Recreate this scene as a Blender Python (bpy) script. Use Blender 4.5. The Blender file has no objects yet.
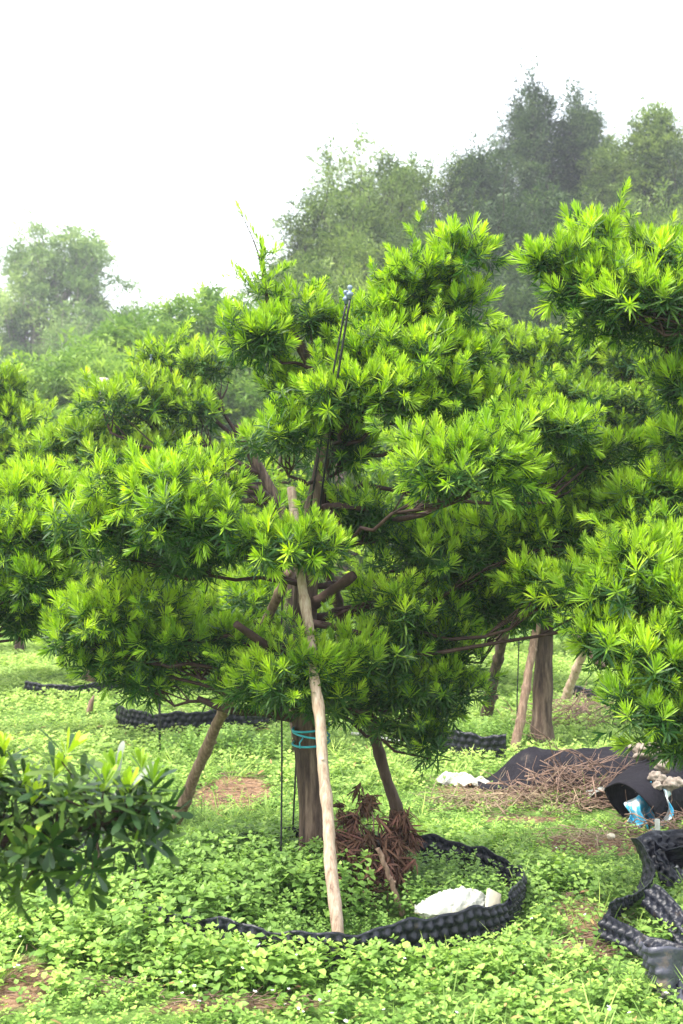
import bpy, math, random
import numpy as np
from mathutils import Vector, Matrix, noise as mnoise

rng = np.random.default_rng(7)
random.seed(7)
S = bpy.context.scene
COL = S.collection
PI = math.pi

# ---------------------------------------------------------------- camera
F = 1200.0                      # focal length in pixels for a 1024 pixel tall frame
CAM = Vector((0, 0, 1.6))
PITCH = math.atan((540 - 512) / F)
cd = bpy.data.cameras.new('camera')
cam = bpy.data.objects.new('camera', cd)
COL.objects.link(cam)
cam.location = CAM
cam.rotation_euler = (PI / 2 + PITCH, 0, 0)
cd.sensor_fit = 'VERTICAL'
cd.sensor_height = 36
cd.lens = 36 * F / 1024
cd.clip_start = 0.05
cd.clip_end = 2000
cd.dof.use_dof = True
cd.dof.focus_distance = 5.4
cd.dof.aperture_fstop = 4.5
S.camera = cam


def P(px, py, Y):
    """world point at distance Y in front of the camera seen at a pixel"""
    a = (px - 341.5) / F
    b = (512 - py) / F
    d = Vector((a, math.cos(PITCH) - b * math.sin(PITCH), math.sin(PITCH) + b * math.cos(PITCH)))
    return CAM + d * (Y / d.y)


def G(px, py):
    """point on the flat ground seen at a pixel"""
    a = (px - 341.5) / F
    b = (512 - py) / F
    d = Vector((a, math.cos(PITCH) - b * math.sin(PITCH), math.sin(PITCH) + b * math.cos(PITCH)))
    return CAM + d * (-CAM.z / d.z)


# ---------------------------------------------------------------- numpy helpers
def hashn(ix, iy, seed=0):
    v = np.sin(ix * 127.1 + iy * 311.7 + seed * 74.7) * 43758.5453
    return v - np.floor(v)


def vnoise(x, y, seed=0):
    x = np.asarray(x, float); y = np.asarray(y, float)
    ix, iy = np.floor(x), np.floor(y)
    fx, fy = x - ix, y - iy
    fx = fx * fx * (3 - 2 * fx); fy = fy * fy * (3 - 2 * fy)
    a = hashn(ix, iy, seed); b = hashn(ix + 1, iy, seed)
    c = hashn(ix, iy + 1, seed); d = hashn(ix + 1, iy + 1, seed)
    return (a * (1 - fx) + b * fx) * (1 - fy) + (c * (1 - fx) + d * fx) * fy


def fbm(x, y, seed=0):
    return (vnoise(x, y, seed) + .5 * vnoise(x * 2.1, y * 2.1, seed + 3) + .25 * vnoise(x * 4.3, y * 4.3, seed + 5)) / 1.75


def sstep(a, b, x):
    t = np.clip((np.asarray(x, float) - a) / (b - a), 0, 1)
    return t * t * (3 - 2 * t)


def terrain(x, y):
    x = np.asarray(x, float); y = np.asarray(y, float)
    h = 7.0 * sstep(22, 58, y) * sstep(-16, 8, x) + 1.6 * sstep(24, 70, y)
    near = (fbm(x * .9, y * .9, 2) - .5) * .09 * sstep(9, 13, y)
    return h + near


def unit(v):
    return v / np.maximum(np.linalg.norm(v, axis=-1, keepdims=True), 1e-9)


def frames(d, n=None):
    """(N,3) directions -> (N,3,3) matrices with columns x,y,z where z=d, random twist"""
    d = unit(np.asarray(d, float))
    n = len(d)
    r = unit(rng.normal(size=(n, 3)))
    x = unit(np.cross(r, d))
    y = np.cross(d, x)
    return np.stack([x, y, d], axis=2)


class Tpl:
    """a little mesh to be repeated"""
    def __init__(s):
        s.v = []; s.f = []; s.fr = []; s.tn = []

    def leaf(s, org, dirv, L, W, fresh=0., curl=.15, side=None, tint=0., detail=0, fold=.0):
        d = np.array(dirv, float); d /= np.linalg.norm(d)
        if side is None:
            side = np.cross([0, 0, 1.], d)
            if np.linalg.norm(side) < .05: side = np.array([1., 0, 0])
        y = np.array(side, float); y -= d * y.dot(d); y /= np.linalg.norm(y)
        z = np.cross(d, y)
        o = np.array(org, float)
        b = len(s.v)
        if detail == 0:
            pts = [(0, 0), (.32, -.5), (.32, .5), (.72, -.42), (.72, .42), (1, 0)]
            fs = [(0, 1, 2), (1, 3, 4, 2), (3, 5, 4)]
        elif detail == 2:
            pts = [(0, 0), (.35, -.34), (.35, .34), (.78, -.5), (.78, .5), (.95, -.28), (.95, .28), (1, 0)]
            fs = [(0, 1, 2), (1, 3, 4, 2), (3, 5, 6, 4), (5, 7, 6)]
        elif detail == -1:
            pts = [(0, 0), (.45, -.5), (1, 0), (.45, .5)]
            fs = [(0, 1, 2, 3)]
        else:
            pts = [(0, 0), (.28, -.5), (.28, 0), (.28, .5), (.66, -.4), (.66, 0), (.66, .4), (1, 0)]
            fs = [(0, 1, 2), (0, 2, 3), (1, 4, 5, 2), (2, 5, 6, 3), (4, 7, 5), (5, 7, 6)]
        for (u, w) in pts:
            p = o + d * (u * L) + y * (w * W) + z * (-curl * L * u * u + fold * abs(w) * W)
            s.v.append(p); s.fr.append(fresh); s.tn.append(tint)
        for f in fs: s.f.append(tuple(i + b for i in f))

    def done(s):
        s.v = np.array(s.v, float); s.fr = np.array(s.fr, float); s.tn = np.array(s.tn, float)
        s.tot = np.array([len(f) for f in s.f], np.int32)
        s.loops = np.array([i for f in s.f for i in f], np.int32)
        return s


class Buf:
    def __init__(s):
        s.v = []; s.loops = []; s.tot = []; s.fr = []; s.tn = []; s.n = 0; s.smooth = False

    def inst(s, t, R, T, tint, scale=None, fresh_mul=None):
        N = len(T)
        if N == 0: return
        v = t.v[None, :, :]
        if scale is not None:
            sc = np.asarray(scale, float)
            if sc.ndim == 1: sc = sc[:, None]
            v = v * sc[:, None, :]
        v = np.einsum('nij,nvj->nvi', R, np.broadcast_to(v, (N,) + t.v.shape)) + np.asarray(T)[:, None, :]
        V = len(t.v)
        s.v.append(v.reshape(-1, 3))
        s.loops.append((t.loops[None, :] + (np.arange(N) * V)[:, None] + s.n).reshape(-1))
        s.tot.append(np.tile(t.tot, N))
        fr = np.broadcast_to(t.fr[None, :], (N, V))
        if fresh_mul is not None: fr = fr * np.asarray(fresh_mul)[:, None]
        s.fr.append(fr.reshape(-1))
        s.tn.append((np.asarray(tint)[:, None] + t.tn[None, :]).reshape(-1))
        s.n += N * V

    def raw(s, v, faces, tint=0., fresh=0.):
        v = np.asarray(v, float).reshape(-1, 3)
        s.v.append(v)
        s.loops.append(np.array([i for f in faces for i in f], np.int64) + s.n)
        s.tot.append(np.array([len(f) for f in faces], np.int32))
        s.fr.append(np.full(len(v), fresh)); s.tn.append(np.full(len(v), tint))
        s.n += len(v)

    def tube(s, pts, rad, sides=8, tint=0., cap=True):
        pts = np.asarray([tuple(p) for p in pts], float); n = len(pts)
        rad = np.broadcast_to(np.asarray(rad, float), (n,))
        tg = unit(np.gradient(pts, axis=0))
        ref = np.array([0, 0, 1.]) if abs(tg[0][2]) < .9 else np.array([1., 0, 0])
        x = np.cross(ref, tg[0]); x /= np.linalg.norm(x)
        vs = []
        ang = np.arange(sides) / sides * 2 * PI
        for i in range(n):
            x = x - tg[i] * x.dot(tg[i]); x /= np.linalg.norm(x)
            y = np.cross(tg[i], x)
            vs.append(pts[i] + rad[i] * (np.cos(ang)[:, None] * x + np.sin(ang)[:, None] * y))
        vs = np.concatenate(vs)
        fs = []
        for i in range(n - 1):
            for k in range(sides):
                k2 = (k + 1) % sides
                fs.append((i * sides + k, i * sides + k2, (i + 1) * sides + k2, (i + 1) * sides + k))
        if cap:
            fs.append(tuple(range(sides))[::-1]); fs.append(tuple((n - 1) * sides + k for k in range(sides)))
        s.raw(vs, fs, tint)

    def build(s, name, mat, parent=None, smooth=False, loc=None):
        me = bpy.data.meshes.new(name)
        v = np.concatenate(s.v); lo = np.concatenate(s.loops).astype(np.int32); to = np.concatenate(s.tot).astype(np.int32)
        if loc is not None: v = v - np.array(tuple(loc))
        me.vertices.add(len(v)); me.vertices.foreach_set('co', v.astype(np.float32).reshape(-1))
        me.loops.add(len(lo)); me.loops.foreach_set('vertex_index', lo)
        me.polygons.add(len(to))
        st = np.zeros(len(to), np.int32); st[1:] = np.cumsum(to)[:-1]
        me.polygons.foreach_set('loop_start', st)
        a = me.attributes.new('tint', 'FLOAT', 'POINT'); a.data.foreach_set('value', np.concatenate(s.tn).astype(np.float32))
        a = me.attributes.new('fresh', 'FLOAT', 'POINT'); a.data.foreach_set('value', np.concatenate(s.fr).astype(np.float32))
        me.update(calc_edges=True); me.validate()
        if smooth: me.polygons.foreach_set('use_smooth', np.ones(len(me.polygons), bool))
        me.materials.append(mat)
        o = bpy.data.objects.new(name, me); COL.objects.link(o)
        if parent is not None: o.parent = parent
        if loc is not None and parent is None: o.location = loc
        return o


def tag(o, label=None, cat=None, group=None, kind=None):
    if label: o['label'] = label
    if cat: o['category'] = cat
    if group: o['group'] = group
    if kind: o['kind'] = kind
    return o


def empty(name, loc, label, cat, group=None):
    o = bpy.data.objects.new(name, None); COL.objects.link(o)
    o.location = tuple(loc); o.empty_display_size = .1
    return tag(o, label, cat, group)


# ---------------------------------------------------------------- materials
def newmat(name):
    m = bpy.data.materials.new(name); m.use_nodes = True
    nt = m.node_tree; nt.nodes.clear()
    out = nt.nodes.new('ShaderNodeOutputMaterial')
    return m, nt, out


def N(nt, typ, **kw):
    n = nt.nodes.new('ShaderNode' + typ)
    for k, v in kw.items():
        if k in n.inputs: n.inputs[k].default_value = v
        else: setattr(n, k, v)
    return n


def ramp(nt, fac, stops):
    r = nt.nodes.new('ShaderNodeValToRGB')
    el = r.color_ramp.elements
    while len(el) < len(stops): el.new(.5)
    for e, (p, c) in zip(el, stops):
        e.position = p; e.color = (*c, 1)
    nt.links.new(fac, r.inputs[0])
    return r.outputs[0]


def leafmat(name, old, new, rough=.45, trans=.3, vary=.5, spec=.35):
    m, nt, out = newmat(name); L = nt.links.new
    fr = N(nt, 'Attribute', attribute_name='fresh'); tn = N(nt, 'Attribute', attribute_name='tint')
    mix = N(nt, 'Mix', data_type='RGBA'); L(fr.outputs['Fac'], mix.inputs[0])
    mix.inputs[6].default_value = (*old, 1); mix.inputs[7].default_value = (*new, 1)
    hsv = N(nt, 'HueSaturation'); L(mix.outputs[2], hsv.inputs['Color'])
    mr = N(nt, 'MapRange'); L(tn.outputs['Fac'], mr.inputs[0])
    mr.inputs[3].default_value = 1 - vary; mr.inputs[4].default_value = 1 + vary
    L(mr.outputs[0], hsv.inputs['Value'])
    mh = N(nt, 'MapRange'); L(tn.outputs['Fac'], mh.inputs[0]); mh.inputs[3].default_value = .52; mh.inputs[4].default_value = .482
    L(mh.outputs[0], hsv.inputs['Hue'])
    b = N(nt, 'BsdfPrincipled', Roughness=rough); L(hsv.outputs[0], b.inputs['Base Color'])
    b.inputs['Specular IOR Level'].default_value = spec
    t = N(nt, 'BsdfTranslucent')
    ht = N(nt, 'HueSaturation', Value=1.25, Saturation=1.1); L(hsv.outputs[0], ht.inputs['Color']); L(ht.outputs[0], t.inputs['Color'])
    ms = N(nt, 'MixShader'); ms.inputs[0].default_value = trans
    L(b.outputs[0], ms.inputs[1]); L(t.outputs[0], ms.inputs[2]); L(ms.outputs[0], out.inputs[0])
    return m


def solid(name, stops, scale=8, rough=.8, stretch=(1, 1, 1), bump=.3, bscale=None, spec=.3, detail=5):
    m, nt, out = newmat(name); L = nt.links.new
    tc = N(nt, 'TexCoord'); mp = N(nt, 'Mapping'); mp.inputs['Scale'].default_value = stretch
    L(tc.outputs['Object'], mp.inputs[0])
    nz = N(nt, 'TexNoise', Scale=scale, Detail=detail, Roughness=.65); L(mp.outputs[0], nz.inputs[0])
    b = N(nt, 'BsdfPrincipled', Roughness=rough); b.inputs['Specular IOR Level'].default_value = spec
    L(ramp(nt, nz.outputs['Fac'], stops), b.inputs['Base Color'])
    nb = N(nt, 'TexNoise', Scale=bscale or scale * 3, Detail=4); L(mp.outputs[0], nb.inputs[0])
    bp = N(nt, 'Bump', Strength=bump, Distance=.01); L(nb.outputs['Fac'], bp.inputs['Height']); L(bp.outputs[0], b.inputs['Normal'])
    L(b.outputs[0], out.inputs[0])
    return m


M = {}
M['podo'] = leafmat('podocarpus_leaf', (.030, .088, .018), (.375, .57, .05), .50, .40, .32, .35)
M['podo_back'] = leafmat('podocarpus_leaf_back', (.025, .08, .018), (.37, .54, .05), .5, .34, .4, .3)
M['broad'] = leafmat('broad_leaf', (.018, .052, .012), (.27, .43, .03), .40, .22, .45, .4)
M['mint'] = leafmat('mint_leaf', (.11, .235, .04), (.30, .45, .10), .5, .35, .5, .3)
M['carpet'] = leafmat('carpet_leaf', (.17, .29, .06), (.35, .48, .13), .6, .35, .48, .2)
M['forest_dark'] = leafmat('forest_leaf_dark', (.018, .036, .026), (.09, .14, .05), .6, .25, .65, .2)  # wide tint spread paints shadow and highlight contrast into the hill crowns
M['forest_olive'] = leafmat('forest_leaf_olive', (.040, .080, .028), (.20, .28, .07), .6, .28, .6, .2)  # same wide spread, crown shadows and highlights carried by leaf colour
M['lush'] = leafmat('lush_leaf', (.075, .155, .035), (.25, .38, .08), .6, .3, .4, .2)
M['euca'] = leafmat('eucalyptus_leaf', (.11, .18, .06), (.26, .36, .12), .6, .3, .4, .2)
M['dead'] = leafmat('dead_leaf', (.034, .015, .011), (.14, .075, .05), .7, .1, .5, .1)
M['fallen'] = leafmat('fallen_leaf', (.16, .09, .05), (.42, .28, .12), .7, .2, .5, .1)
M['flower'] = leafmat('flower_petal', (.75, .75, .72), (.8, .8, .78), .7, .2, .05, .1)
M['bark'] = solid('bark', [(.32, (.018, .012, .009)), (.5, (.070, .047, .034)), (.7, (.17, .125, .09))], 30, .9, (1, 1, .14), 1., 60)
M['limb'] = solid('limb_bark', [(.3, (.02, .011, .009)), (.6, (.055, .032, .025)), (.85, (.13, .085, .065))], 16, .85, (1, 1, 1), .6, 45)  # darker than the trunk bark: shade under the pads put into the colour
M['twig'] = solid('twig', [(.3, (.04, .03, .018)), (.7, (.09, .075, .035))], 20, .8)
M['polepale'] = solid('pale_pole', [(.25, (.12, .075, .05)), (.46, (.36, .26, .19)), (.7, (.50, .41, .32))], 22, .7, (3, 3, .35), .4, 60)
M['poletan'] = solid('tan_pole', [(.25, (.06, .038, .028)), (.5, (.20, .13, .09)), (.75, (.34, .25, .18))], 22, .75, (3, 3, .35), .5, 60)
M['poledark'] = solid('dark_pole', [(.25, (.03, .02, .015)), (.55, (.085, .055, .042)), (.85, (.16, .11, .085))], 10, .8, (3, 3, .35), .5, 60)
M['hillbark'] = solid('hill_bark', [(.3, (.02, .015, .013)), (.8, (.06, .05, .04))], 6, .95)
M['euctrunk'] = solid('smooth_bark', [(.3, (.20, .17, .14)), (.7, (.36, .32, .27))], 6, .8)
M['black'] = solid('black_pot_plastic', [(.3, (.004, .005, .010)), (.62, (.009, .011, .020)), (.8, (.075, .055, .04))], 11, .42, (1, 1, 1), .4, 60, .4)
M['felt'] = solid('black_sheet', [(.3, (.008, .007, .010)), (.62, (.016, .015, .020)), (.8, (.075, .065, .055))], 7, .85, (1, 1, 1), .6, 40, .12, 8)
M['tubeblk'] = solid('black_hose', [(.3, (.008, .008, .01)), (.8, (.03, .03, .035))], 10, .4)
M['cap'] = solid('grey_blue_cap', [(.3, (.10, .14, .2)), (.8, (.25, .3, .38))], 20, .4)
M['tie'] = solid('teal_tie', [(.3, (.02, .22, .28)), (.8, (.05, .36, .42))], 20, .4)
M['white'] = solid('white_sack', [(.3, (.26, .24, .17)), (.43, (.42, .43, .37)), (.6, (.50, .52, .48)), (.78, (.25, .22, .15))], 9, .5, (1, 1, 1), .8, 40)
M['bag'] = solid('white_blue_bag', [(.40, (.72, .76, .78)), (.50, (.74, .78, .80)), (.56, (.05, .38, .62)), (.75, (.03, .26, .5))], 5, .4, (1, 1, 1), .2, 20)
M['cream'] = solid('cream_slab', [(.3, (.45, .41, .30)), (.8, (.6, .56, .44))], 12, .8)
M['lump'] = solid('dry_earth', [(.3, (.13, .10, .08)), (.7, (.36, .31, .26))], 20, .95, (1, 1, 1), .9, 30)
M['straw'] = solid('dry_straw', [(.3, (.15, .10, .07)), (.7, (.40, .31, .20))], 12, .8)
M['dtwig'] = solid('dry_twig', [(.3, (.10, .06, .045)), (.7, (.30, .20, .15))], 12, .8)
M['concrete'] = solid('concrete', [(.3, (.35, .31, .29)), (.7, (.50, .45, .42))], 10, .85)


def ground_mat():
    m, nt, out = newmat('soil_and_moss'); L = nt.links.new
    tc = N(nt, 'TexCoord')
    n1 = N(nt, 'TexNoise', Scale=1.1, Detail=6, Roughness=.7); L(tc.outputs['Object'], n1.inputs[0])
    n2 = N(nt, 'TexNoise', Scale=26, Detail=6, Roughness=.75); L(tc.outputs['Object'], n2.inputs[0])
    soil = ramp(nt, n2.outputs['Fac'], [(.3, (.10, .055, .035)), (.5, (.24, .145, .085)), (.7, (.42, .29, .19))])
    green = ramp(nt, n2.outputs['Fac'], [(.3, (.05, .10, .02)), (.7, (.17, .28, .06))])
    a = N(nt, 'Attribute', attribute_name='moss')
    ad = N(nt, 'Math', operation='ADD'); L(a.outputs['Fac'], ad.inputs[0])
    s = N(nt, 'Math', operation='MULTIPLY'); s.inputs[1].default_value = .8; L(n1.outputs['Fac'], s.inputs[0]); L(s.outputs[0], ad.inputs[1])
    r = ramp(nt, ad.outputs[0], [(.55, (0, 0, 0)), (.85, (1, 1, 1))])
    mx = N(nt, 'Mix', data_type='RGBA'); L(r, mx.inputs[0]); L(soil, mx.inputs[6]); L(green, mx.inputs[7])
    b = N(nt, 'BsdfPrincipled', Roughness=.95); L(mx.outputs[2], b.inputs['Base Color']); b.inputs['Specular IOR Level'].default_value = .15
    bp = N(nt, 'Bump', Strength=.8, Distance=.03); L(n2.outputs['Fac'], bp.inputs['Height']); L(bp.outputs[0], b.inputs['Normal'])
    L(b.outputs[0], out.inputs[0])
    return m


M['ground'] = ground_mat()

# ---------------------------------------------------------------- ground sheet
def axis(bands):
    out = []
    for a, b, st in bands: out += list(np.arange(a, b, st))
    out.append(bands[-1][1]); return np.array(out)


gx = axis([(-700, -80, 60), (-80, -24, 4), (-24, -6, 1), (-6, 6, .12), (6, 24, 1), (24, 80, 4), (80, 700, 60)])
gy = axis([(-200, -10, 30), (-10, 2, 2), (2, 14, .12), (14, 30, 1), (30, 90, 3), (90, 900, 60)])
XX, YY = np.meshgrid(gx, gy)
ZZ = terrain(XX, YY) + (fbm(XX * 3, YY * 3, 9) - .5) * .035 * (np.hypot(XX, YY) < 20)
gb = Buf()
nx, ny = len(gx), len(gy)
ii = np.arange(ny - 1)[:, None] * nx + np.arange(nx - 1)[None, :]
gl = np.stack([ii, ii + 1, ii + nx + 1, ii + nx], -1).reshape(-1)
gb.v.append(np.stack([XX, YY, ZZ], -1).reshape(-1, 3)); gb.loops.append(gl); gb.tot.append(np.full(len(gl) // 4, 4))
gb.fr.append(np.zeros(nx * ny)); gb.tn.append(np.zeros(nx * ny)); gb.n = nx * ny
ground = gb.build('ground', M['ground'], smooth=True); tag(ground, kind='structure')

RC = np.array([G(326, 893).x, 5.26]); RRX, RRY = .83, .74      # ring of the main tree


def in_ring(x, y, k=1.):
    return ((x - RC[0]) / (RRX * k)) ** 2 + ((y - RC[1]) / (RRY * k)) ** 2 < 1


def spot(px, py, rx, ry):
    g = G(px, py); return (g.x, g.y, rx, ry)


BARE = [spot(232, 792, .26, .55), spot(592, 925, .17, .40), spot(8, 985, .16, .3), spot(110, 988, .12, .05),
        spot(590, 845, .35, .22), spot(560, 790, .85, .35), spot(205, 1008, .16, .07), spot(650, 800, .4, .35),
        spot(370, 862, .20, .30), spot(30, 925, .1, .12), spot(270, 1008, .2, .06), spot(520, 820, .25, .1), spot(575, 950, .12, .12)]


def bare(x, y):
    b = np.zeros_like(np.asarray(x, float))
    for (cx, cy, rx, ry) in BARE:
        d = ((x - cx) / rx) ** 2 + ((y - cy) / ry) ** 2
        b = np.maximum(b, 1 - sstep(.5, 1.5, d))
    return b


moss = 1 - .9 * bare(XX, YY) - .15 * (1 - sstep(3.2, 5.0, YY)) * (1 - sstep(-2.0, .6, XX))
moss = moss * .75
a_ = ground.data.attributes.new('moss', 'FLOAT', 'POINT'); a_.data.foreach_set('value', moss.reshape(-1).astype(np.float32))

# ---------------------------------------------------------------- leafy templates
def shoot(kind, lod=0, Ls=1., Ws=1., seed=0):
    r = random.Random(seed * 31 + lod * 7 + len(kind))
    t = Tpl(); az = r.random() * 6.28
    dt = 0
    k = [1, .62, .38][lod]; wk = [1, 1.35, 1.9][lod]

    def put(n, h0, h1, e0, e1, L0, L1, fr, curl=.12, W=.0090):
        nonlocal az
        n = max(3, int(n * k))
        for i in range(n):
            f = (i + .5) / n; az += 2.399 + r.uniform(-.3, .3)
            el = math.radians(e0 + (e1 - e0) * f + r.uniform(-10, 10))
            d = (math.cos(el) * math.cos(az), math.cos(el) * math.sin(az), math.sin(el))
            L = (L0 + (L1 - L0) * f) * r.uniform(.85, 1.12) * Ls
            t.leaf((0, 0, (h0 + (h1 - h0) * f) * Ls), d, L, W * Ws * wk * r.uniform(.85, 1.15), 2.6 if (dt == 2 and r.random() < .012) else min(1, max(0, fr + r.uniform(-.2, .15))), curl, side=(-math.sin(az), math.cos(az), 0), tint=r.uniform(-.12, .12), detail=dt if lod < 2 else -1)
    if kind == 'fresh':
        put(12, -.03, .035, -5, 38, .085, .085, .02); put(27, .02, .08, 42, 86, .082, .058, .95, .04, .0068)
    elif kind == 'semi':
        put(15, -.04, .04, -10, 40, .085, .08, .05); put(12, .03, .06, 32, 80, .068, .045, .75, .05, .0088)
    elif kind == 'old':
        put(19, -.05, .05, -15, 65, .09, .06, .03)
    elif kind == 'broadold':
        dt = 2; put(18, -.04, .04, -25, 62, .092, .065, .04, .12, .0185)
    elif kind == 'broadfresh':
        dt = 2; put(12, -.04, .03, -15, 35, .10, .09, .05, .12, .018); put(11, .015, .04, 50, 84, .066, .05, .95, .02, .0135)
    return t.done()


SH = {}
for lod in (0, 1, 2):
    for kd in ('fresh', 'semi', 'old'):
        SH[kd, lod] = [shoot(kd, lod, 1, 1, s) for s in range(5)]
for kd in ('broadfresh', 'broadold'):
    SH[kd, 0] = [shoot(kd, 0, 1, 1, s) for s in range(5)]


def scatter(buf, tpls, pos, dirs, tint, scale, fm=None):
    R = frames(dirs)
    which = rng.integers(0, len(tpls), len(pos))
    for i, t in enumerate(tpls):
        k = which == i
        buf.inst(t, R[k], pos[k], tint[k], scale[k], None if fm is None else fm[k])


def make_pad(buf, c, r, lod=0, fresh=.8, dens=1.25, sub_r=.105, broad=False, up=.85, size=1.):
    """a cushion of needle-leaved shoots; returns the centres of its clumps"""
    c = np.array(tuple(c)); r = np.array(r, float)
    vol = r[0] * r[1] * r[2]
    ns = max(3, int(dens * 1.15 * (r[0] * r[1] + r[0] * r[2]) / (sub_r ** 2)))
    u = unit(rng.normal(size=(ns, 3))) * (rng.random((ns, 1)) ** .4)
    u[:, 2] = np.where(u[:, 2] < -.35, -u[:, 2] * .6, u[:, 2])
    cs = c + u * (r - sub_r * .6).clip(.02)
    P_, D_, F_ = [], [], []
    for j in range(ns):
        m = int(rng.integers(11, 18) * (1 if lod == 0 else .8))
        d = unit(rng.normal(size=(m, 3)) + np.array([0, -.10, .25]) + u[j] * .5)
        rr = sub_r * rng.uniform(.5, 1.4)
        q = cs[j] + d * rr * rng.uniform(.45, 1.05, (m, 1)) * np.array([1.15, 1.1, .8])
        P_.append(q); D_.append(d * .75 + np.array([0, 0, up]) + rng.normal(size=(m, 3)) * .16)
        F_.append(d[:, 2] * .9 + u[j][2] * .9 + rng.normal(size=m) * .35)
    Pn, Dn, Fn = np.concatenate(P_), np.concatenate(D_), np.concatenate(F_)
    # shoots on the underside hang and stay dark
    low = Fn < -.15
    Dn[low, 2] -= up * .9
    # loose young sprays that break the outline
    if not broad:
        sP, sD = [], []
        for j in range(int(ns * .75)):
            o = unit(u[j:j + 1] + np.array([[0, 0, .5]]) + rng.normal(size=(1, 3)) * .5)[0]
            st = cs[j] + o * sub_r * .7; ln = rng.uniform(.06, .20); bend = rng.normal(size=3) * .25
            for q_ in np.arange(.02, ln, .032):
                sP.append(st + o * q_ + bend * q_ * q_ * 3); sD.append(o * .9 + np.array([0, 0, .25]) + rng.normal(size=3) * .45)
        if sP:
            nS = len(sP); Pn = np.concatenate([Pn, np.array(sP)]); Dn = np.concatenate([Dn, np.array(sD)]); Fn = np.concatenate([Fn, rng.uniform(.0, .9, nS)])
        nM = len(Pn) - (len(sP) if sP else 0)
    else:
        nM = len(Pn)
    tint = np.clip(.5 + rng.normal(size=len(Pn)) * .22 + rng.normal() * .08, 0, 1)
    sc = rng.uniform(.58, 1.15, len(Pn)) * size; sc[nM:] *= .66
    fm = np.clip(1.05 - rng.random(len(Pn)) ** 2 * .38, 0, 1)
    isf = (Fn > (.60 - fresh * 1.15)) & (rng.random(len(Pn)) < .52 + .46 * fresh)
    iss = (~isf) & (Fn > -.35) & (rng.random(len(Pn)) < fresh)
    iso = ~(isf | iss)
    if broad:
        scatter(buf, SH['broadfresh', 0], Pn[isf], Dn[isf], tint[isf], sc[isf])
        k = ~isf; scatter(buf, SH['broadold', 0], Pn[k], Dn[k], tint[k], sc[k])
    else:
        scatter(buf, SH['fresh', lod], Pn[isf], Dn[isf], tint[isf], sc[isf], fm[isf])
        scatter(buf, SH['semi', lod], Pn[iss], Dn[iss], tint[iss], sc[iss], fm[iss])
        scatter(buf, SH['old', lod], Pn[iso], Dn[iso], tint[iso], sc[iso])
    return cs


def wobble(a, b, n=6, amp=.05, sag=0.):
    a = np.array(tuple(a), float); b = np.array(tuple(b), float)
    L = np.linalg.norm(b - a); t = np.linspace(0, 1, n)[:, None]
    p = a + (b - a) * t
    off = np.cumsum(rng.normal(size=(n, 3)), axis=0); off -= off[0] + (off[-1] - off[0]) * t
    p += off * amp * L * .35
    p[:, 2] += -sag * L * (4 * t[:, 0] * (1 - t[:, 0]))
    return p


def along(pts, z):
    """point of a trunk polyline at height z"""
    pts = np.array([tuple(p) for p in pts])
    i = int(np.argmin(abs(pts[:, 2] - z)))
    return pts[i]


def resample(pts, n):
    pts = np.array([tuple(p) for p in pts], float)
    t = np.linspace(0, len(pts) - 1, n); i = np.minimum(t.astype(int), len(pts) - 2); f = (t - i)[:, None]
    q = pts[i] * (1 - f) + pts[i + 1] * f
    for _ in range(2): q[1:-1] = (q[:-2] + 2 * q[1:-1] + q[2:]) / 4
    return q


def podo_tree(name, label, trunk, r0, r1, pads, lod=0, mat=None, group=None, padsize=1., foliage='foliage_pad', size=1., broad=False, limb_r=.02, dens=1.3, sub_r=.105):
    """trunk: polyline in world space; pads: (centre, radii, fresh)"""
    base = Vector(tuple(trunk[0]))
    root = empty(name, base, label, 'tree', group)
    q = resample(trunk, 22)
    rad = np.linspace(r0, r1, 22) * (1 + .07 * np.sin(np.arange(22) * 1.9)); rad[0] *= 1.35; rad[1] *= 1.15
    tb = Buf(); tb.tube(q, rad, 14)
    tb.v = [v - np.array(tuple(base)) for v in tb.v]
    tb.build('trunk', M['bark'], root, smooth=True)
    mat = mat or M['podo']
    one = Buf(); limbs = Buf(); first = True
    for (c, r, fr) in pads:
        c = np.array(tuple(c)); hd = np.linalg.norm(c[:2] - q[-1][:2])
        za = c[2] - .12 - .15 * hd
        if hd > .15: za = min(za, q[-1][2] - .30 - .3 * min(hd, 1))
        a = along(q, max(za, q[0][2] + .33 * (q[-1][2] - q[0][2])) if not broad else max(c[2] - .05, .5))
        b = Buf() if lod == 0 else one
        cs = make_pad(b, c, r, lod, fr, dens, sub_r, broad, size=size)
        lb = Buf() if lod == 0 else limbs
        end = c - np.array([0, 0, r[2] * .45])
        L = np.linalg.norm(end - a)
        path = wobble(a, end, 9, .11, .04)
        lb.tube(path, np.linspace(limb_r * (.75 + .25 * L), limb_r * .3, 9), 7)
        for s in cs[::1 if lod == 0 else 2]:
            k = rng.integers(5, 9); lb.tube(wobble(path[k], s, 4, .2), [limb_r * .32, limb_r * .25, .0035, .002], 4, cap=False)
        if lod == 0:
            for o_, mt, nm in ((lb, M['limb'], 'branch'), (b, mat, foliage)):
                o_.v = [v - np.array(tuple(base)) for v in o_.v]; o_.build(nm, mt, root, smooth=(nm == 'branch'))
    if lod > 0:
        for o_, mt, nm in ((limbs, M['limb'], 'branches'), (one, mat, 'crown')):
            o_.v = [v - np.array(tuple(base)) for v in o_.v]; o_.build(nm, mt, root)
    return root


def pads_px(lst, Y0, dep=.8):
    out = []
    for (px, py, hw, hh, dy, fr) in lst:
        Y = Y0 + dy; m = Y / F
        out.append((P(px, py, Y), (hw * m * 1.1, max(hw * m * dep, .12), hh * m * 1.12), fr))
    return out


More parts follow.
